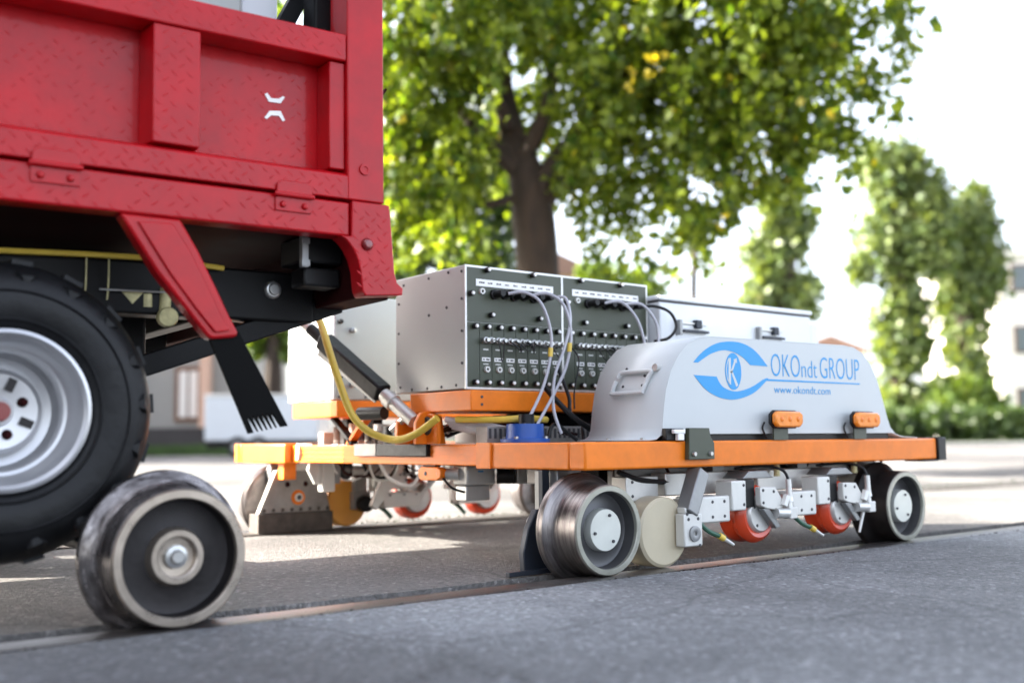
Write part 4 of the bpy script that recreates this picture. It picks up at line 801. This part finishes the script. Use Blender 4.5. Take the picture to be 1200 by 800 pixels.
P, V, Fc = leaves([(at(x, y, d), r, int(n * 1.35)) for x, y, d, r, n in CL], .11, 'leaf', 'crown', tree, tw=34, droop=1.0)
# the leaves nearest the camera stay single, the rest is one crown
dist = np.linalg.norm(P - np.array(CAM), axis=1); near = np.argsort(dist)[:220]; keep = np.ones(len(P), bool); keep[near] = False
idx = np.nonzero(keep)[0]; V4 = V.reshape(-1, 4, 3)
Vk = V4[idx].reshape(-1, 3); kk = np.arange(len(idx))[:, None] * 4; Fk = np.concatenate([kk + [0, 1, 2], kk + [0, 2, 3]], 1).reshape(-1, 3)
leafobj(Vk, Fk, 'leaf', 'crown', tree)
lm = MB().add([(0, 0, 0), (.4, .42, .12), (0, 1, 0), (-.4, .42, .12)], [(0, 1, 2), (0, 2, 3)]).mesh('leaf', 'leaf', smooth=0)
for i in near:
    q = V4[i]; a = Vector(q[2] - q[0]); sz = a.length; a.normalize(); s_ = Vector(q[1] - q[3]); s_ = (s_ - a * s_.dot(a)).normalized(); nn = s_.cross(a)
    o = inst('leaf', lm, q[0], tree); o.rotation_euler = Matrix((s_, a, nn)).transposed().to_euler(); o.scale = (sz, sz, sz)
leafmat('leaf_yellow', (.40, .34, .025), (.52, .42, .03), (.5, .28, .03), .5)
P, V, Fc = leaves([(at(755, 80, 10.3), .17, 9), (at(738, 98, 10.3), .10, 4), (at(765, 70, 10.4), .14, 5), (at(1065, 45, 10.1), .12, 4), (at(880, 60, 10.4), .5, 8)], .10, 'leaf_yellow', 'yellow_spray', tree, droop=1.0); leafobj(V, Fc, 'leaf_yellow', 'yellow_spray', tree)
def tree_at(name, label, px, pbase, d, clumps, size, m, trunk_pts, group=None, k=1.0):
    b0 = at(px, pbase, d); b0.z = max(b0.z, 0)
    t = thing(name, label, 'tree', b0, group)
    MB().tube([at(x, y, d) if i else b0 for i, (x, y, r) in enumerate(trunk_pts)], [r for x, y, r in trunk_pts], 8).build('trunk', 'bark', t)
    P, V, Fc = leaves([(at(x, y, d + random.uniform(-1, 1) * ry * d / F * .7), (rx * d / F, rx * d / F, ry * d / F), int(n * k)) for x, y, rx, ry, n in clumps], size, m, 'crown', t, droop=.2)
    leafobj(V, Fc, m, 'crown', t); return t
def col(x0, y0, x1, y1, w0, w1, n, cnt, rad):
    out = []
    for i in range(n):
        t = random.random(); x = x0 + (x1 - x0) * t + random.uniform(-1, 1) * (w0 + (w1 - w0) * t); y = y0 + (y1 - y0) * t; r = rad * random.uniform(.7, 1.2); out.append((x, y, r, r * 1.25, cnt))
    return out
tree_at('poplar_tree', 'tall broad poplar with narrow waist right of the hood', 1052, 500, 55, col(1050, 205, 1052, 320, 48, 46, 26, 260, 25) + col(1050, 175, 1050, 200, 18, 36, 5, 200, 18) + col(1055, 335, 1058, 485, 24, 26, 20, 220, 19), .42, 'leaf_poplar', [(1052, 500, .5), (1055, 420, .45), (1052, 300, .4), (1050, 200, .15)], 'poplars beyond the road', 1.1)
tree_at('poplar_tree', 'shorter poplar at far right beside the white building', 1140, 500, 57, col(1142, 245, 1140, 340, 24, 28, 20, 240, 20) + col(1140, 225, 1142, 245, 6, 18, 3, 150, 14) + col(1130, 340, 1122, 485, 24, 26, 18, 220, 19), .42, 'leaf_poplar', [(1128, 500, .5), (1130, 380, .45), (1140, 300, .35), (1142, 235, .12)], 'poplars beyond the road', 1.1)
tree_at('poplar_tree', 'slim poplar seen behind the white storage box', 915, 500, 50, col(915, 235, 912, 370, 24, 32, 24, 200, 18) + col(915, 210, 915, 235, 8, 18, 3, 120, 13) + col(912, 370, 912, 480, 25, 20, 6, 120, 20), .42, 'leaf_poplar', [(915, 500, .5), (922, 300, .4), (918, 215, .12)], 'poplars beyond the road', 1.1)
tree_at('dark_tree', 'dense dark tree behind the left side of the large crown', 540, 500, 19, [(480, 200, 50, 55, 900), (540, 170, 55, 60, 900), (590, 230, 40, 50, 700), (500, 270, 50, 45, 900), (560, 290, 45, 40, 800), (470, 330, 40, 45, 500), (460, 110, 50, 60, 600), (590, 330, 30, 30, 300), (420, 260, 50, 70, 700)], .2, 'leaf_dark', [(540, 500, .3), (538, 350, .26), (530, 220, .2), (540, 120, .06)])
tree_at('sapling', 'thin pale sapling trunk hanging with leaves behind the white box', 813, 500, 16, [(825, 300, 14, 16, 40), (810, 265, 18, 22, 60), (795, 325, 10, 8, 14), (835, 320, 12, 10, 22)], .16, 'leaf', [(813, 500, .05), (813, 345, .045), (815, 280, .04), (818, 220, .02)])
tree_at('garden_tree', 'yellow green bushy tree low between trunk and white box', 720, 505, 30, [(700, 325, 28, 22, 260), (745, 335, 28, 20, 260), (690, 355, 30, 25, 260), (760, 360, 30, 25, 260)], .3, 'leaf_bush', [(725, 505, .15), (724, 400, .12), (722, 340, .05)])
tree_at('garden_tree', 'light green tree in front of the left building seen past the flap', 318, 500, 33, [(318, 385, 28, 26, 300), (300, 400, 18, 18, 140), (338, 405, 14, 20, 120), (330, 350, 30, 30, 300)], .32, 'leaf_bush', [(322, 505, .35), (320, 440, .3), (320, 390, .15)])
def shrub(name, label, cat, clumps, d, m, size):
    o_ = at(clumps[0][0], 505, d); t = thing(name, label, cat, o_)
    x0 = clumps[0][0]
    MB().tube([at(x0, 512, d), at(x0 + 2, 480, d)], [.12, .05], 6, 0).build('stem', 'bark', t)
    P, V, Fc = leaves([(at(x, y, d + random.uniform(-1, 1)), (rx * d / F, rx * d / F, ry * d / F), n) for x, y, rx, ry, n in clumps], size, m, 'foliage', t, droop=.1)
    leafobj(V, Fc, m, 'foliage', t)
shrub('round_bush', 'bright green rounded bush above the dark hedge at right', 'bush', [(1130, 470, 40, 22, 1500), (1105, 478, 20, 18, 500), (1160, 478, 22, 20, 600), (1135, 455, 22, 14, 500)], 48, 'leaf_bush', .3)
shrub('hedge', 'long low dark clipped hedge behind the far kerb at right', 'hedge', [(985 + 11 * i, 497, 16, 19, 520) for i in range(28)], 46, 'leaf_dark', .28)

# ---------------------------------------------------------------- far side: kerb, verges, houses, car
def rot2(c, right): return c
RX = Vector((RIGHT.x, RIGHT.y, 0)).normalized(); FX = Vector((FWD.x, FWD.y, 0)).normalized()
class OB(MB):
    "boxes laid out along the facade direction: u to the right, v away, z up"
    def __init__(s, o): super().__init__(); s.o = Vector((o.x, o.y, 0))
    def ubox(s, u0, u1, v0, v1, z0, z1):
        p = len(s.v); s.box(u0, u1, v0, v1, z0, z1); s.v[p:] = [tuple(s.o + RX * a + FX * b_ + Vector((0, 0, c_))) for a, b_, c_ in s.v[p:]]; return s
    def uprism(s, pts, v0, v1):
        p = len(s.v); s.prism(pts, v0, v1, 'y'); s.v[p:] = [tuple(s.o + RX * a + FX * b_ + Vector((0, 0, c_))) for a, b_, c_ in s.v[p:]]; return s
gx = lambda px, d: (px - 600) * d / F
O0 = Vector((0, 0, 0))
kb = OB(O0).ubox(-60, 90, 40, 40.3, -.1, .14).build('kerb', 'concrete', smooth=0); struct(kb)
struct(OB(O0).ubox(-60, 90, 40.3, 45, -.1, .125).build('pavement', 'concrete', smooth=0))
struct(OB(O0).ubox(-60, 90, 45, 400, -.1, .20).build('lawn', 'grass', smooth=0))
m = MB()
for i in range(5000):
    u = random.uniform(-18, -6); v_ = random.uniform(33.0, 34.2); p = RX * u + FX * v_; h = random.uniform(.15, .4)
    m.add([(p.x, p.y, 0), (p.x + .06, p.y - .04, 0), (p.x + random.gauss(0, .08), p.y, h)], [(0, 1, 2)])
tag(m.build('grass_strip', 'grass', smooth=0, stuff=True), 'narrow green grass strip in front of the left building', 'grass')
bl = thing('old_building', 'pale old building with brown framed windows and dark plinth behind the truck wheel', 'building', RX * -11 + FX * 36)
OB(O0).ubox(-24, gx(292, 36), 36, 42, .9, 7).build('wall', 'wall_beige', bl); OB(O0).ubox(-24.0, gx(292, 36), 35.9, 42.05, 0, .9).build('plinth', 'plinth', bl)
OB(O0).ubox(-24.6, gx(300, 36), 35.5, 42.5, 7, 7.3).build('roof', 'roof_tile', bl)
for px in (222, 150, 60):
    u0, u1 = gx(px - 17, 36), gx(px + 15, 36)
    fr_ = OB(O0).ubox(u0, u1, 35.93, 36.0, 1.1, 2.95).build('window', 'wood_brown', bl)
    OB(O0).ubox(u0 + .15, (u0 + u1) / 2 - .04, 35.9, 35.932, 1.25, 2.8).build('pane', 'wall_white', fr_); OB(O0).ubox((u0 + u1) / 2 + .04, u1 - .15, 35.9, 35.932, 1.25, 2.8).build('pane', 'wall_white', fr_)
OB(O0).ubox(gx(237, 36), gx(248, 36), 35.6, 36.0, .9, 7).build('pilaster', 'wall_pink', bl)
u0, u1, dt = gx(239, 27), gx(372, 27), 27
bt = thing('box_trailer', 'plain white box trailer parked beyond the black rubber flap', 'trailer', RX * ((u0 + u1) / 2) + FX * dt)
OB(O0).ubox(u0, u1, dt, dt + 1.8, .42, 1.55).build('body', 'car_white', bt, bevel=.05); OB(O0).ubox(u0 + .06, u1 - .06, dt + .05, dt + 1.7, .25, .419).build('chassis', 'black_steel', bt)
OB(O0).ubox(u0 - .02, u1 + .02, dt - .02, dt + 1.82, 1.551, 1.60).build('roof', 'alu', bt, bevel=.01)
for f in (.30, .48):
    q = RX * (u0 + f * (u1 - u0)) + FX * (dt - .03) + Vector((0, 0, .27))
    w_ = MB().lathe([(.0, .02), (.16, .0), (.26, .0), (.27, .05), (.27, .2), (.0, .2)], q, FX, 28).build('wheel', 'rubber', bt); MB().lathe([(0, -.01), (.14, -.01), (.15, .01)], q, FX, 20).build('hubcap', 'alu_dark', w_)
def house(name, label, px0, px1, pyt, d, wallm, depth, rows, cols, roofm, roofh, flat=False):
    u0, u1 = gx(px0, d), gx(px1, d); zt = (512 - pyt) * d / F + .36; h_ = thing(name, label, 'building', RX * ((u0 + u1) / 2) + FX * d)
    OB(O0).ubox(u0, u1, d, d + depth, 0, zt).build('wall', wallm, h_)
    if flat: OB(O0).ubox(u0 - .3, u1 + .3, d - .3, d + depth + .3, zt, zt + roofh).build('roof', roofm, h_)
    else: OB(O0).uprism([(u0 - .5, zt), ((u0 + u1) / 2, zt + roofh), (u1 + .5, zt)], d - .5, d + depth + .5).build('roof', roofm, h_)
    for r in range(rows):
        for c in range(cols):
            uu = u0 + (u1 - u0) * (c + .5) / cols; zz = zt * (r + .45) / rows
            f_ = OB(O0).ubox(uu - .55, uu + .55, d - .06, d + .02, zz - .1, zz + 1.5).build('window', 'wood_brown', h_); OB(O0).ubox(uu - .45, uu + .45, d - .08, d - .062, zz, zz + 1.4).build('pane', 'glass', f_)
house('white_building', 'tall white building at the far right edge', 1178, 1420, 300, 62, 'wall_white', 12, 3, 5, 'wall_white', .3, True)
house('tiled_house', 'low house with dark tiled roof far behind the hood', 930, 1016, 412, 75, 'wall_white', 10, 1, 4, 'roof_tile', 1.2)
house('pink_house', 'pinkish house with red roof far behind the tree trunk', 600, 700, 318, 70, 'wall_pink', 10, 3, 5, 'roof_tile', 1.6)

# unseen building added on the left to cut the sky light there
hb = thing('sky_block_building', 'plain unseen house added left of the truck to block sky light', 'building', RX * -10 + FX * -3)
OB(O0).ubox(-13, -6.0, -10, .9, 0, 9).build('wall', 'wall_beige', hb); OB(O0).ubox(-13.3, -5.7, -10.3, 1.2, 9.002, 9.3).build('roof', 'roof_tile', hb)
for v_ in (-8.5, -6, -3.5, -1):
    for z_ in (1.2, 4, 6.8):
        f_ = OB(O0).ubox(-6.03, -5.94, v_ - .5, v_ + .5, z_, z_ + 1.5).build('window', 'wood_brown', hb); OB(O0).ubox(-5.935, -5.925, v_ - .42, v_ + .42, z_ + .08, z_ + 1.42).build('pane', 'glass', f_)

sb2 = thing('shade_building', 'long plain unseen building added to shade the far road and trailer', 'building', RX * -25 + FX * 27)  # unseen, added to cast shade in front of the old building
OB(O0).ubox(-40, -18.5, 21, 34, 0, 8.2).build('wall', 'wall_beige', sb2); OB(O0).ubox(-40.4, -18.1, 20.6, 34.4, 8.202, 8.5).build('roof', 'roof_tile', sb2)
for v_ in (22.5, 25, 27.5, 30, 32.5):
    for z_ in (1.0, 4):
        f_ = OB(O0).ubox(-18.53, -18.44, v_ - .5, v_ + .5, z_, z_ + 1.5).build('window', 'wood_brown', sb2); OB(O0).ubox(-18.435, -18.425, v_ - .42, v_ + .42, z_ + .08, z_ + 1.42).build('pane', 'glass', f_)
